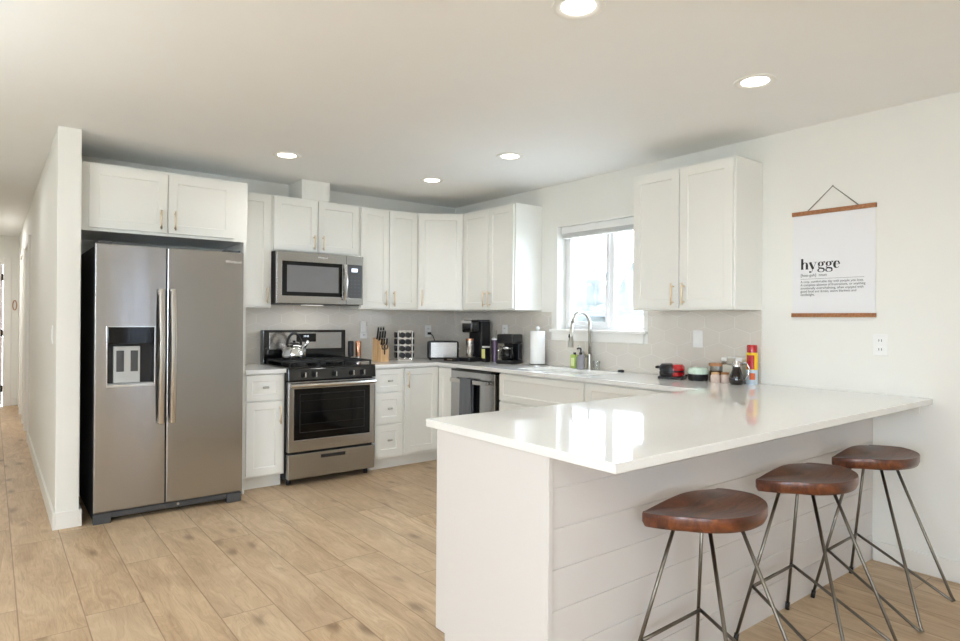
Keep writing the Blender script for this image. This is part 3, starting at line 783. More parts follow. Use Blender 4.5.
# ------------------------------------------------------------------ dishwasher with towel
d = thing('dishwasher', 'stainless dishwasher between the corner cabinet and sink base', 'dishwasher', (-.005, -.836, 0), R90)
DW = .63
MB().box(.002, DW, -.57, 0, .02, CB-.006).build('tub', M['blackm'], d)
MB().box(.006, DW-.03, -.50, -.49, 0, .0195).box(.006, DW-.03, -.571, -.5705, .02, .10).build('toe_kick', M['blackm'], d)
do = MB().box(.006, DW-.022, -.630, -.572, .11, .852).build('door', M['steel'], d, bevel=.004)
MB().box(.004, DW-.012, -.627, -.572, .853, .866).build('control_strip', M['black'], do)
MB().box(.05, DW-.07, -.672, -.660, .758, .790).tube([(.07, -.665, .775), (.07, -.63, .775)], .008, 10).tube([(DW-.09, -.665, .775), (DW-.09, -.63, .775)], .008, 10).build('handle', M['steel_v'], do)
tw = thing('dish_towel', 'grey dish towel hanging over the dishwasher handle', 'towel', (-.005, -.836, 0), R90)
m = MB(); nx = 14
def tv(i, j, side):
    x = .205+.15*i/nx; q = j/16
    if side == 0: z = .795-.36*q; y = -.6785-.006*math.sin(i*1.1+j*.15)*q-.003
    else: z = .795-.28*q; y = -.6495+.003*math.sin(i*1.3)*q
    return (x, y, z)
G = [[m.b.verts.new(tv(i, j, 0)) for j in range(17)] for i in range(nx+1)]
H2 = [[m.b.verts.new(tv(i, j, 1)) for j in range(17)] for i in range(nx+1)]
for i in range(nx):
    for j in range(16):
        m.b.faces.new((G[i][j], G[i+1][j], G[i+1][j+1], G[i][j+1])); m.b.faces.new((H2[i][j], H2[i][j+1], H2[i+1][j+1], H2[i+1][j]))
    T1 = G[i][0], G[i+1][0]; T2 = H2[i][0], H2[i+1][0]
    m.b.faces.new((T1[0], T2[0], T2[1], T1[1]))
o = m.build('towel_cloth', M['towel'], tw, smooth=60)
o.modifiers.new('th', 'SOLIDIFY').thickness = .0025

# ------------------------------------------------------------------ faucet and sink things
f = thing('kitchen_faucet', 'tall brushed gooseneck pull-down faucet behind the sink', 'faucet', (-.070, -1.936, CT), -.05)
MB().lathe([(0, 0), (.027, 0), (.027, .006), (.019, .014), (.017, .12), (0, .12)], (0, 0, 0), 24).build('faucet_base', M['nickel'], f, smooth=40)
pts = [(0, 0, .12), (0, 0, .32)]
for i in range(1, 13):
    a = PI*i/12*.93; pts.append((-.095+.095*math.cos(a), 0, .345+.105*math.sin(a)))
MB().tube(pts, .0125, 14).build('spout', M['nickel'], f)
e = pts[-1]
sh = MB().tube([e, (e[0]-.008, 0, e[2]-.05), (e[0]-.012, 0, e[2]-.09), (e[0]-.016, 0, e[2]-.19)], [.012, .0125, .016, .021], 16).build('spray_head', M['nickel'], f)
MB().tube([(e[0]-.03, 0, e[2]-.09), (e[0]-.034, 0, e[2]-.115)], .006, 8).build('spray_button', M['blackm'], sh)
MB().tube([(0, .016, .10), (0, .04, .10)], .012, 12).tube([(0, .035, .10), (-.03, .06, .15), (-.045, .08, .19)], [.008, .006, .005], 10).build('lever_handle', M['nickel'], f)
b = thing('soap_bottle', 'green liquid soap bottle behind the sink', 'bottle', (-.10, -1.803, CT))
MB().box(-.024, .024, -.030, .030, 0, .112).build('bottle_body', M['lime'], b, bevel=.012, seg=4, smooth=30)
MB().box(-.0252, -.0243, -.018, .018, .02, .085).build('bottle_label', M['limel'], b)
MB().cyl((0, 0, .112), (0, 0, .128), .012, seg=16).build('cap', M['blackm'], b)
b = thing('soap_dispenser', 'grey soap dispenser with a black pump behind the sink', 'bottle', (-.145, -1.912, CT))
MB().lathe([(0, 0), (.029, 0), (.031, .01), (.031, .095), (.022, .112), (.011, .118), (0, .118)], (0, 0, 0), 24).build('bottle_body', M['greyb'], b, smooth=40)
MB().cyl((0, 0, .118), (0, 0, .135), .012, seg=14).cyl((0, 0, .135), (0, 0, .165), .005, seg=10).tube([(0, 0, .165), (-.03, .0, .168), (-.04, 0, .162)], .006, 10).build('pump', M['blackm'], b)
b = thing('small_bottle', 'tiny dark blue bottle between the two soap bottles', 'bottle', (-.115, -1.857, CT))
MB().lathe([(0, 0), (.012, 0), (.013, .005), (.013, .05), (.007, .058), (.007, .07), (0, .07)], (0, 0, 0), 16).build('bottle_body', M['blueb'], b, smooth=40)
tag(MB().lathe([(0, 0), (.022, 0), (.027, .07), (.025, .07), (.020, .004), (0, .004)], (0, 0, 0), 24).build('glass_cup', M['jarglass'], loc=(-.08, -2.020, CT), smooth=40), 'small clear glass cup beside the faucet', 'cup')
tag(MB().lathe([(0, 0), (.024, 0), (.024, .012), (.018, .018), (0, .018)], (0, 0, 0), 24).build('drain_stopper', M['blackm'], loc=(-.08, -2.259, CT), smooth=40), 'small black drain stopper lying on the worktop beside the sink', 'stopper')
b = thing('paper_towel_holder', 'white paper towel roll standing on a round holder', 'paper towel', (-.13, -1.401, CT))
MB().lathe([(0, 0), (.085, 0), (.085, .006), (.02, .012), (0, .012)], (0, 0, 0), 36).build('holder_base', M['nickel'], b, smooth=40)
MB().cyl((0, 0, .012), (0, 0, .31), .007, seg=12).lathe([(0, .30), (.014, .305), (.017, .318), (.012, .33), (0, .334)], (0, 0, 0), 16).build('holder_pole', M['white'], b)
MB().lathe([(.02, .014), (.062, .014), (.063, .018), (.063, .288), (.061, .292), (.02, .292)], (0, 0, 0), 40, hollow=True).build('paper_roll', M['paper'], b, smooth=40)

# ------------------------------------------------------------------ coffee corner
b = thing('toaster', 'long stainless two-slice toaster with black ends in the counter corner', 'toaster', (-.40, -.37, CT), math.radians(-31))
MB().box(-.148, .148, -.075, .075, .012, .18).build('toaster_body', M['blackm'], b, bevel=.018, seg=4, smooth=30)
MB().box(-.118, .130, -.079, -.0755, .026, .168).build('front_plate', M['steel_d'], b, bevel=.003)
MB().box(-.11, .11, -.04, -.015, .1802, .182).box(-.11, .11, .015, .04, .1802, .182).build('slot', M['dark'], b)
MB().box(.1485, .165, -.02, .02, .10, .118).build('lever', M['chrome'], b, bevel=.003)
for x in (-.12, .12):
    for y in (-.055, .055): MB().cyl((x, y, 0), (x, y, .0125), .01, seg=10).build('foot', M['blackm'], b)
tag(MB().tube([(-.335, -.024, 1.150), (-.335, -.05, 1.15), (-.32, -.075, 1.13), (-.312, -.09, 1.09), (-.31, -.13, 1.02), (-.325, -.22, .96), (-.345, -.276, .945)], .004, 8)
    .box(-.347, -.323, -.05, -.0225, 1.138, 1.162).build('power_cord', M['blackm']), 'black toaster power cord plugged into the back wall outlet', 'cord')
# pod coffee maker, front looking to -x
b = thing('pod_coffee_maker', 'tall black pod coffee maker with silver-topped brew head', 'coffee maker', (-.10, -.625, CT), math.radians(-78))
MB().box(-.085, .085, -.30, .0, 0, .035).build('coffee_base', M['blackm'], b, bevel=.008)
MB().box(-.08, .08, -.13, .0, .0355, .37).build('coffee_tower', M['blackm'], b, bevel=.010)
hd_ = MB().box(-.065, .065, -.255, -.131, .265, .38).build('brew_head', M['black'], b, bevel=.02, seg=4, smooth=30)
MB().box(-.055, .055, -.24, -.135, .3805, .392).build('head_cover', M['chrome'], hd_, bevel=.004)
MB().box(-.06, .06, -.2575, -.2555, .352, .377).box(-.067, -.0655, -.24, -.14, .352, .377).build('head_trim', M['chrome'], hd_)
MB().box(-.05, .05, -.275, -.18, .0355, .044).build('drip_tray', M['nickel'], b, bevel=.002)
MB().box(.0, .078, -.1, -.01, .3705, .385).build('tank_lid', M['grille'], b, bevel=.003)
c = thing('travel_mug', 'steel mug with a copper rim under the brew head of the pod coffee maker', 'mug', (-.29, -.655, CT+.0445))
MB().lathe([(0, 0), (.033, 0), (.038, .02), (.038, .145), (0, .145)], (0, 0, 0), 28).build('mug_body', M['chrome'], c, smooth=40)
MB().lathe([(.0, .1455), (.040, .1455), (.040, .165), (0, .165)], (0, 0, 0), 28).build('rim', M['copper'], c, smooth=40)
tr = thing('pod_tray', 'low black coffee pod drawer under and beside the pod coffee maker', 'tray', (-.42, -.60, CT), math.radians(-78))
MB().box(-.10, .06, -.05, .0, 0, .035).build('tray_body', M['blackm'], tr, bevel=.006)
MB().box(-.05, .01, -.056, -.0505, .012, .022).build('handle', M['nickel'], tr)
j = thing('pod_jar', 'small jar with pale yellow label between the coffee makers', 'jar', (-.25, -.845, CT))
MB().box(-.03, .03, -.026, .026, 0, .13).build('jar_body', M['blackm'], j, bevel=.006)
MB().box(-.032, -.0305, -.024, .024, .035, .12).build('jar_label', M['ylabel'], j)
MB().box(-.028, .028, -.024, .024, .1305, .145).build('lid', M['white'], j, bevel=.003)
j = thing('tumbler', 'tall purple tumbler with a white lid standing before the small coffee maker', 'tumbler', (-.15, -.850, CT))
MB().lathe([(0, 0), (.024, 0), (.033, .20), (0, .20)], (0, 0, 0), 24).build('cup_body', M['purple'], j, smooth=40)
MB().lathe([(.0, .2005), (.035, .2005), (.035, .215), (.02, .222), (0, .222)], (0, 0, 0), 24).build('lid', M['white'], j, smooth=40)
MB().tube([(.01, 0, .222), (.018, 0, .29)], .0035, 8).build('straw', M['jarglass'], j)
b = thing('drip_coffee_maker', 'small black drip coffee maker with glass carafe next to the paper towels', 'coffee maker', (-.09, -1.061, CT), math.radians(-72))
MB().box(-.085, .085, -.19, .0, 0, .03).build('coffee_base', M['blackm'], b, bevel=.012, seg=3)
MB().box(-.08, .08, -.06, .0, .0305, .175).build('coffee_tower', M['blackm'], b, bevel=.008)
MB().box(-.085, .085, -.175, .0, .1755, .26).build('filter_basket', M['blackm'], b, bevel=.014, seg=3)
cf = MB().lathe([(0, .0), (.05, 0), (.062, .02), (.064, .06), (.045, .105), (.042, .125), (0, .125)], (0, -.125, .0305), 28).build('carafe', M['blackglass'], b, smooth=40)
MB().lathe([(.048, .098), (.05, .098), (.05, .118), (.047, .118)], (0, -.125, .0305), 28, hollow=True).build('carafe_band', M['chrome'], cf)
MB().tube([(.045, -.16, .145), (.078, -.185, .14), (.088, -.192, .10), (.065, -.175, .055)], .007, 10).build('carafe_handle', M['blackm'], cf)
MB().box(-.04, .03, -.2065, -.19, .03, .03).build('base_trim', M['chrome'], b) if False else None
MB().tube([(-.065, -.16, .05), (-.072, -.165, .11), (-.05, -.15, .15)], .006, 8).build('carafe_strap', M['chrome'], cf)

# knife block
b = thing('knife_block', 'light wood knife block with black-handled knives', 'knife block', (-1.005, -.245, CT), math.radians(4))
MB().prism([(-.075, 0), (.06, 0), (.06, .215), (-.03, .185), (-.075, .12)], -.045, .045, 'yz').build('wood_block', M['beech'], b, bevel=.002)
for r_ in range(3):
    for c_ in range(3):
        x = -.027+.027*c_; y0 = -.055+.036*r_; z0 = (.155, .192, .205)[r_]
        L_ = (.055, .085, .105)[r_]
        kb = thing('kitchen_knife', 'black-handled kitchen knife standing in the wooden block', 'knife', (-1.005, -.245, CT), math.radians(4), 'knives in the block')
        m = MB().tube([(x, y0, z0), (x, y0-.01, z0+.012), (x, y0-.028*L_/.1, z0+L_)], [.007, .009, .008], 8)
        hh_ = m.build('knife_handle', M['blackm'], kb)
        MB().tube([(x, y0-.028*L_/.1, z0+L_), (x, y0-.03*L_/.1, z0+L_+.004)], .009, 8).build('end_cap', M['nickel'], kb)
b = thing('kitchen_scissors', 'black-handled scissors hanging in the front of the knife block', 'scissors', (-1.005, -.3265, CT+.115), math.radians(4))
m = MB()
for s_ in (-1, 1): m.tube([(s_*.016+.013*math.cos(2*PI*i/14), 0, .02+.022*math.sin(2*PI*i/14)) for i in range(14)], .004, 8, closed=True)
m.build('scissor_handle', M['blackm'], b)
MB().box(-.006, .006, -.002, .002, -.05, .0).build('blade', M['blackm'], b)

# salt and pepper mills, behind the range edge
for x, lab, mt in ((-1.242, 'black pepper mill with steel foot beside the range', 'blackm'), (-1.168, 'copper salt mill with steel foot beside the range', 'copper')):
    b = thing('pepper_mill' if mt == 'blackm' else 'salt_mill', lab, 'mill', (x, -.13, CT))
    MB().lathe([(0, 0), (.026, 0), (.026, .045), (0, .045)], (0, 0, 0), 24).build('mill_foot', M['chrome'], b, smooth=40)
    MB().lathe([(0, .0455), (.023, .0455), (.026, .06), (.027, .175), (.022, .185), (0, .187)], (0, 0, 0), 24).build('mill_body', M[mt], b, smooth=40)

# spice rack
SRX, SRY, SRA = -.748, -.235, math.radians(-22)
b = thing('spice_rack', 'square revolving spice rack tower in white and chrome', 'spice rack', (SRX, SRY, CT), SRA)
MB().box(-.072, .072, -.072, .072, 0, .018).build('rack_base', M['chrome'], b, bevel=.003)
MB().box(-.07, .07, -.07, .07, .272, .282).build('rack_top', M['chrome'], b, bevel=.002)
for sx in (-1, 1):
    for sy in (-1, 1): MB().box(sx*.066-.004, sx*.066+.004, sy*.066-.004, sy*.066+.004, .0185, .2715).build('post', M['white'], b)
MB().box(-.0525, .0525, -.0525, .0525, .0185, .2715).build('core', M['chrome'], b)
names = {0: 'front', 1: 'window', 2: 'range'}
first = None
for face, (fx, fy) in enumerate(((0, -1), (1, 0), (-1, 0))):
    for r_ in range(4):
        for c_ in range(2):
            lab = ['black-capped spice jar lying in the near face of the spice rack', 'black-capped spice jar on the window side of the spice rack', 'black-capped spice jar on the range side of the spice rack'][face]
            grp = ['spice jars in the near face of the rack', 'spice jars on the window side of the rack', 'spice jars on the range side of the rack'][face]
            j = thing('spice_jar', lab, 'jar', (0, 0, 0), 0, grp)
            lx, ly = (((c_-.5)*.0525, -.053) if face == 0 else ((fx*.053), (c_-.5)*.0525))
            ca_, sa_ = math.cos(SRA), math.sin(SRA)
            j.location = (SRX+lx*ca_-ly*sa_, SRY+lx*sa_+ly*ca_, CT+.0228+.0262+r_*.063)
            j.rotation_euler = (0, 0, SRA+math.atan2(fy, fx))
            if face == 0 and False: pass
            if first is None:
                first = (bpy.data.meshes.new('x'),)
                a_ = MB().tube([(.0, 0, 0), (.015, 0, 0)], .0235, 14).build('jar_body', M['herb'], j)
                l_ = MB().tube([(.0155, 0, 0), (.034, 0, 0)], .0255, 16).build('lid', M['blackm'], j)
                first = (a_, l_)
            else:
                for q in first:
                    c = q.copy(); COL.objects.link(c); c.parent = j

# ------------------------------------------------------------------ worktop things near the peninsula
def half(o, dx, dy, mat):
    o.data.materials.append(mat)
    for p in o.data.polygons:
        if p.center.x*dx+p.center.y*dy > .012: p.material_index = 1
b = thing('waffle_maker', 'red and black mini waffle maker on the worktop', 'waffle maker', (-.19, -2.783, CT), math.radians(20))
MB().box(-.06, .06, -.085, .08, 0, .018).build('base', M['blackm'], b, bevel=.006)
half(MB().lathe([(0, .0185), (.075, .0185), (.082, .03), (.082, .046), (0, .046)], (0, 0, 0), 36).build('lower_shell', M['red'], b, smooth=40), -.5, .86, M['blackm'])
MB().lathe([(0, .0465), (.079, .0465), (.079, .056), (0, .056)], (0, 0, 0), 36).build('hot_plate', M['blackm'], b, smooth=40)
half(MB().lathe([(0, .0565), (.082, .0565), (.082, .080), (.07, .098), (0, .102)], (0, 0, 0), 36).build('upper_shell', M['red'], b, smooth=40), -.5, .86, M['blackm'])
MB().box(-.022, .022, .083, .108, .064, .082).build('lid_handle', M['blackm'], b, bevel=.006)
b = thing('mini_griddle', 'mint green round mini griddle on black base next to the waffle maker', 'griddle', (-.17, -2.967, CT), 0)
MB().lathe([(0, 0), (.058, 0), (.064, .01), (.064, .044), (0, .044)], (0, 0, 0), 36).build('base', M['blackm'], b, smooth=40)
MB().lathe([(0, .0445), (.066, .0445), (.067, .06), (.058, .083), (0, .090)], (0, 0, 0), 36).build('lid', M['mint'], b, smooth=40)
MB().box(-.015, .015, .068, .088, .02, .035).build('handle', M['blackm'], b, bevel=.004)
b = thing('canister', 'round dark canister with a wooden lid against the tiles', 'canister', (-.062, -3.042, CT))
MB().lathe([(0, 0), (.052, 0), (.052, .095), (0, .095)], (0, 0, 0), 32).build('canister_body', M['jarglass'], b, smooth=40)
MB().lathe([(0, .002), (.049, .002), (.049, .06), (0, .06)], (0, 0, 0), 32).build('contents', M['herb'], b, smooth=40)
MB().lathe([(0, .0955), (.055, .0955), (.055, .113), (0, .113)], (0, 0, 0), 32).build('lid', M['brownl'], b, smooth=40)
for nm, x, y, lab in (('salt_jar', -.20, -3.110, 'small glass jar of pink salt in front of the wooden-lidded canister'), ('sugar_jar', -.155, -3.150, 'small glass jar of pink crystals tucked behind the dark syrup jug')):
    b = thing(nm, lab, 'jar', (x, y, CT))
    MB().lathe([(0, 0), (.026, 0), (.029, .006), (.029, .042), (.022, .052), (0, .052)], (0, 0, 0), 24).build('jar_body', M['pink'], b, smooth=40)
    MB().lathe([(0, .0525), (.024, .0525), (.024, .065), (0, .065)], (0, 0, 0), 24).build('lid', M['beech'] if nm == 'salt_jar' else M['coffee'], b, smooth=40)
b = thing('storage_box', 'clear square storage canister with white lid and chrome clamps', 'canister', (-.075, -3.175, CT))
MB().box(-.05, .05, -.07, .068, 0, .135).build('canister_body', M['jarglass'], b, bevel=.006)
MB().box(-.046, .046, -.066, .064, .003, .112).build('contents', M['flour'], b, bevel=.004)
MB().box(-.053, .053, -.073, .071, .1355, .158).build('lid', M['white'], b, bevel=.004)
MB().box(-.0545, -.0535, -.03, .03, .118, .156).build('clamp', M['chrome'], b)
b = thing('syrup_jug', 'dark syrup jug with chrome pouring top and handle', 'jug', (-.20, -3.253, CT))
MB().lathe([(0, 0), (.034, 0), (.042, .012), (.044, .035), (.036, .065), (.025, .092), (.022, .11), (0, .11)], (0, 0, 0), 32).build('jug_body', M['syrup'], b, smooth=50)
MB().lathe([(0, .1105), (.025, .1105), (.025, .132), (.018, .142), (0, .144)], (0, 0, 0), 24).build('pouring_top', M['chrome'], b, smooth=40)
MB().tube([(.014, -.018, .13), (.03, -.045, .135), (.038, -.06, .105), (.036, -.055, .06), (.026, -.034, .03)], .005, 10).build('handle', M['chrome'], b)
b = thing('spray_can', 'tall cooking spray can with red cap and yellow, white label', 'spray can', (-.10, -3.297, CT))
MB().lathe([(0, 0), (.032, 0), (.033, .004), (.033, .09), (0, .09)], (0, 0, 0), 32).build('lower_label', M['bluel'], b, smooth=40)
MB().lathe([(0, .0902), (.033, .0902), (.033, .185), (.030, .195), (0, .195)], (0, 0, 0), 32).build('can_body', M['yellow'], b, smooth=40)
m = MB()
for i in range(9):
    a0 = math.radians(150+i*9); a1 = math.radians(159+i*9)
    r1 = .0337
    m.quadbox([(r1*math.cos(a), r1*math.sin(a), z) if q else (.0332*math.cos(a), .0332*math.sin(a), z) for z in (.095, .18) for a, q in ((a0, 0), (a1, 0), (a1, 1), (a0, 1))])
m.build('red_label', M['red'], b)
MB().lathe([(0, .1955), (.0305, .1955), (.0305, .235), (.027, .243), (0, .243)], (0, 0, 0), 32).build('cap', M['red'], b, smooth=40)
m = MB()
for i in range(6):
    a0 = math.radians(185+i*9); a1 = math.radians(194+i*9)
    m.quadbox([(.0337*math.cos(a), .0337*math.sin(a), z) if q else (.0332*math.cos(a), .0332*math.sin(a), z) for z in (.03, .07) for a, q in ((a0, 0), (a1, 0), (a1, 1), (a0, 1))])
m.build('orange_label', M['orange'], b)

# ------------------------------------------------------------------ wall plates
def plate(label, loc, rotz, kind='outlet'):
    t = thing('wall_outlet' if kind == 'outlet' else 'light_switch', label, 'outlet' if kind == 'outlet' else 'switch', loc, rotz)
    MB().box(-.036, .036, -.006, -.0005, -.058, .058).build('cover_plate', M['white'], t, bevel=.002)
    if kind == 'outlet':
        for z in (-.024, .024):
            r = MB().box(-.017, .017, -.009, -.0065, z-.015, z+.015).build('receptacle', M['white'], t, bevel=.002)
            MB().box(-.008, -.005, -.0095, -.0091, z-.006, z+.006).box(.005, .008, -.0095, -.0091, z-.006, z+.006).build('slot', M['dark'], r)
    else:
        MB().box(-.017, .017, -.0095, -.0065, -.034, .034).build('rocker', M['white'], t, bevel=.002)
    return t
plate('white outlet with a plug-in adapter above the salt and pepper mills', (-1.052, -TB, 1.165), 0)
tag(MB().box(-.03, .02, -.04, -.0105, -.03, .075).build('plug_adapter', M['white'], loc=(-1.065, -TB, 1.195), bevel=.006), 'pale grey plug-in adapter in the outlet near the knife block', 'adapter')
plate('white outlet above the toaster with a black plug', (-.335, -TB, 1.172), 0)
plate('white outlet behind the small drip coffee maker', (-TB, -.826, 1.187), R90)
plate('white rocker switch on the tiles above the waffle maker', (-TB, -2.862, 1.170), R90, 'switch')
plate('white outlet on the painted wall below the framed print', (0, -3.972, 1.170), R90)
plate('small white switch on the hallway side of the partition', (XS0, -.47, 1.175), R90, 'switch')

# ------------------------------------------------------------------ hanging print
P = thing('hanging_print', 'white typographic print hung between two wooden rails by a cord', 'poster', (-.004, -3.7225, 1.33), R90)
HW_ = .2275
MB().box(-HW_+.004, HW_-.004, -.002, 0, .006, .605).build('paper_sheet', M['print'], P)
MB().box(-HW_, HW_, -.012, .003, -.010, .013).build('rail', M['oak'], P, bevel=.001)
MB().box(-HW_, HW_, -.012, .003, .591, .615).build('rail', M['oak'], P, bevel=.001)
MB().tube([(-.137, -.004, .615), (0, -.004, .742), (.137, -.004, .615)], .003, 6).build('cord', M['cord'], P)
MB().cyl((0, .003, .744), (0, -.008, .744), .003, seg=8).build('nail', M['nickel'], P)
def stroke(m, pts, ws, sx=1, yy=-.0026):
    """flat ribbon of changing width in the xz plane, given thickness"""
    n = len(pts); A = []; B = []; ws = [w*(1.2 if w > .1 else 1) for w in ws]
    for i in range(n):
        a = Vector(pts[max(i-1, 0)]); b = Vector(pts[min(i+1, n-1)]); d = (b-a).normalized(); nn = Vector((-d.y, d.x)); p = Vector(pts[i])
        A.append(p+nn*ws[i]/2); B.append(p-nn*ws[i]/2)
    for i in range(n-1):
        q = [A[i], A[i+1], B[i+1], B[i]]
        m.quadbox([(v.x, yy, v.y) for v in q]+[(v.x, yy+.0005, v.y) for v in q])
def oval(cx, cy, rx, ry, n=28, a0=0, a1=2*PI): return [(cx+rx*math.cos(a0+(a1-a0)*i/n), cy+ry*math.sin(a0+(a1-a0)*i/n)) for i in range(n+1)]
def owid(n, a0, a1, thick, thin): return [thin+(thick-thin)*abs(math.cos(a0+(a1-a0)*i/n))**1.6 for i in range(n+1)]
m = MB()
# unit: x-height 1, origin at baseline
def h_(x):
    stroke(m, [(x+.2, 0), (x+.2, 1.55)], [.24, .24]); stroke(m, [(x, .02), (x+.42, .02)], [.04, .04]); stroke(m, [(x, 1.53), (x+.2, 1.53)], [.04, .04])
    stroke(m, oval(x+.54, .72, .27, .26, 14, PI, 0), owid(14, PI, 0, .2, .06)[::1]); stroke(m, [(x+.82, .72), (x+.82, 0)], [.24, .24]); stroke(m, [(x+.6, .02), (x+1.04, .02)], [.04, .04])
def y_(x):
    stroke(m, [(x+.12, 1.0), (x+.52, .02)], [.26, .24]); stroke(m, [(x+.86, 1.0), (x+.42, -.2), (x+.3, -.42), (x+.15, -.47)], [.05, .05, .06, .08])
    stroke(m, [(x-.02, .98), (x+.36, .98)], [.04, .04]); stroke(m, [(x+.66, .98), (x+1.02, .98)], [.04, .04]); stroke(m, oval(x+.13, -.38, .06, .06, 12), [.12]*13)
def g_(x):
    stroke(m, oval(x+.4, .68, .25, .29), owid(28, 0, 2*PI, .2, .05))
    stroke(m, [(x+.2, .44), (x+.1, .3), (x+.16, .16), (x+.4, .1), (x+.7, .04), (x+.84, -.12)], [.04, .08, .12, .16, .18, .14])
    stroke(m, oval(x+.44, -.2, .38, .25, 28), owid(28, 0, 2*PI, .14, .05))
    stroke(m, [(x+.6, .9), (x+.72, 1.0), (x+.86, 1.0)], [.04, .05, .06]); stroke(m, oval(x+.86, .93, .05, .05, 12), [.1]*13)
def e_(x):
    stroke(m, oval(x+.42, .5, .3, .47, 26, math.radians(5), math.radians(322)), [.05+.2*max(0, -math.cos(math.radians(5+317*i/26)))**.8 + (.09 if i < 6 else 0) for i in range(27)])
    stroke(m, [(x+.2, .54), (x+.76, .54)], [.045, .045])
h_(0); y_(1.1); g_(2.18); g_(3.16); e_(4.14)
bmesh.ops.scale(m.b, vec=(.0445, 1, .041), verts=m.b.verts); bmesh.ops.translate(m.b, vec=(-.178, 0, .271), verts=m.b.verts)
m.build('large_word', M['ink'], P)
text('pronunciation_line', '[hoo-guh]  noun', .0225, M['inkg'], P, (-.178, -.0026, .229))
MB().box(-.178, .168, -.0028, -.0021, .2135, .2150).build('rule_line', M['inkg'], P)
text('definition_text', 'A cosy, comfortable day with people you love.\nA complete absence of frustrations, or anything\nemotionally overwhelming, often enjoyed with\ngood food and drinks, warm blankets and\ncandlelight.', .0190, M['inkg'], P, (-.178, -.0026, .192), xs=.96)

# ------------------------------------------------------------------ ceiling downlights
def downlight(label, x, y):
    t = thing('recessed_light', label, 'ceiling light', (x, y, HC), 0, 'recessed ceiling lights')
    MB().lathe([(.062, -.001), (.098, -.001), (.097, -.006), (.085, -.010), (.064, -.004)], (0, 0, 0), 40, hollow=True).build('trim_ring', M['trim'], t, smooth=50)
    MB().lathe([(0, -.0035), (.063, -.0035), (.063, -.001), (0, -.001)], (0, 0, 0), 36).build('lens', M['lamp'], t)
    l = bpy.data.lights.new('downlight_glow', 'SPOT'); l.energy = DOWNLIGHT_W*4; l.color = (.96, .96, .94); l.spot_size = math.radians(150); l.spot_blend = 1; l.shadow_soft_size = .06
    lo = bpy.data.objects.new('downlight_glow', l); COL.objects.link(lo); lo.location = (0, 0, -.03); lo.parent = t
downlight('round recessed ceiling light cut by the top edge of the photo', -2.11, -3.72)
downlight('round recessed ceiling light above the peninsula bar, near the wall print', -.916, -3.75)
downlight('round recessed ceiling light in front of the cabinets above the microwave', -2.16, -.966)
downlight('round recessed ceiling light between the corner cabinets and the range', -.925, -.957)
downlight('round recessed ceiling light midway between corner and peninsula, facing the window', -.923, -1.95)

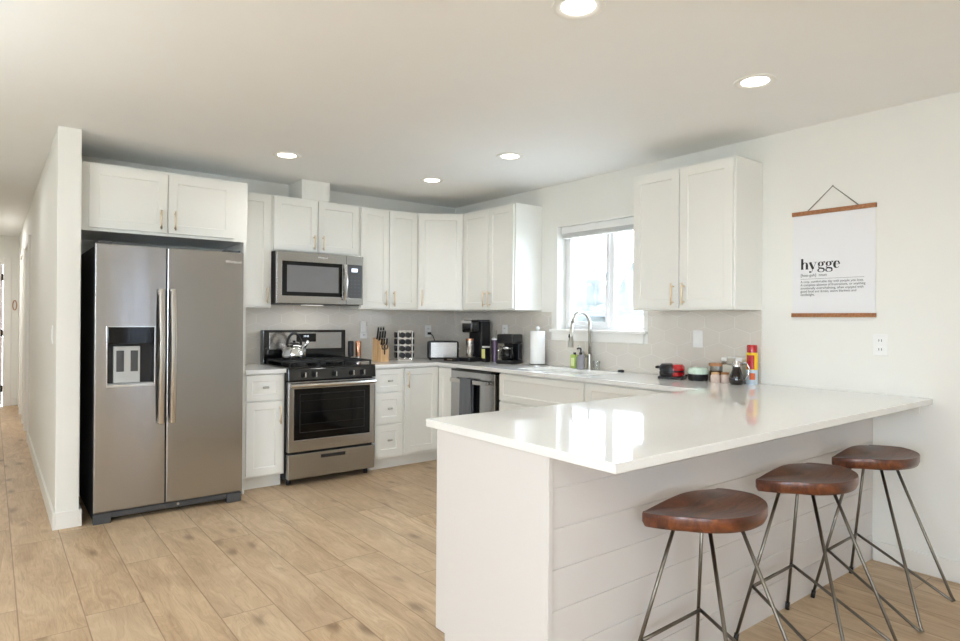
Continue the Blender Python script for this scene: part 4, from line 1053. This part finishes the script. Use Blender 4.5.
# ------------------------------------------------------------------ bar stools
def make_stool():
    t = thing('bar_stool', '', 'stool', (0, 0, 0), 0, 'walnut bar stools along the peninsula')
    m = MB(); NR, NA = 12, 120; SY = .035
    def outline(a):
        c, s = math.cos(a), math.sin(a)
        x = .238*math.copysign(abs(c)**.93, c)
        y = .072+.024*min(1, abs(s)*3.5)**.6 if s >= 0 else .072-.245*abs(s)**.95
        return x, y
    def top(x, y, q):
        fr = max(0, min(1, (y+.05)/.14)); z = .687
        z -= .020*(1-q**2.2)*(1-.6*fr)
        z += fr*(.006-.020*min(1, abs(x)/.21)**1.5)
        return z
    ctr = m.b.verts.new((0, SY, top(0, 0, 0))); T = []
    for r in range(1, NR+1):
        q = r/NR; T.append([m.b.verts.new((outline(2*PI*i/NA)[0]*q, SY+outline(2*PI*i/NA)[1]*q, top(outline(2*PI*i/NA)[0]*q, outline(2*PI*i/NA)[1]*q, q))) for i in range(NA)])
    for (q, dz) in ((1.010, -.006), (1.008, -.030), (.97, -.046), (.87, -.054), (.5, -.056)):
        T.append([m.b.verts.new((outline(2*PI*i/NA)[0]*q, SY+outline(2*PI*i/NA)[1]*q, (top(outline(2*PI*i/NA)[0], outline(2*PI*i/NA)[1], 1)+dz) if q > .95 else .689+dz)) for i in range(NA)])
    cb = m.b.verts.new((0, SY, .632))
    for i in range(NA): m.b.faces.new((ctr, T[0][i], T[0][(i+1) % NA])); m.b.faces.new((cb, T[-1][(i+1) % NA], T[-1][i]))
    for A, B in zip(T, T[1:]):
        for i in range(NA): m.b.faces.new((A[i], B[i], B[(i+1) % NA], A[(i+1) % NA]))
    m.build('seat', M['walnut'], t, smooth=60)
    r = .0065
    def P(a, b, q): return tuple(a[i]+(b[i]-a[i])*q for i in range(3))
    zs = .637
    for s in (-1, 1):
        ft, ff = (s*.078, .100, zs), (s*.228, .212, .012)
        MB().tube([ft, ff], r, 10).build('leg', M['rod'], t)
        tip = MB().tube([P(ft, ff, .965), (ff[0], ff[1], .0)], .0095, 12).build('leg_tip', M['blackm'], t)
        nt, nf = (s*.085, -.020, zs), (s*.228, -.222, .0075)
        k = P(ft, ff, .66)
        MB().tube([nt, P(nt, nf, .97), (nf[0], nf[1]-.003, .012), (nf[0], nf[1]+.006, .0068), (nf[0], nf[1]+.02, .014), (k[0], k[1]-.006, k[2])], r, 10).build('leg', M['rod'], t)
    k1 = P((-.078, .100, zs), (-.228, .212, .012), .66); k2 = P((.078, .100, zs), (.228, .212, .012), .66)
    MB().tube([(k1[0], k1[1]-.008, k1[2]), (k2[0], k2[1]-.008, k2[2])], r, 10).build('footrest', M['rod'], t)
    MB().box(-.09, .09, -.04, .115, .6285, .6325).build('mounting_plate', M['rod'], t)
    return t
st = make_stool()
for i, (x, lab) in enumerate(((-1.895, 'walnut-seat bar stool nearest the open end of the peninsula'), (-1.15, 'middle walnut-seat bar stool of the three along the peninsula'), (-.465, 'walnut-seat bar stool nearest the wall with the print'))):
    s_ = st if i == 0 else copy_tree(st)
    s_.location = (x+(-.008, -.046, -.060)[i], -4.168, 0); s_.rotation_euler = (0, 0, .03); s_['label'] = lab
# distant hall details
tag(MB().tube([(.022*math.cos(2*PI*i/20), 0, .07*math.sin(2*PI*i/20)) for i in range(20)], .006, 8, closed=True).build('wall_wreath', M['brownl'], loc=(-3.54, HY-.0065, 1.45)), 'small tan oval ornament hanging on the end wall of the hallway', 'ornament')
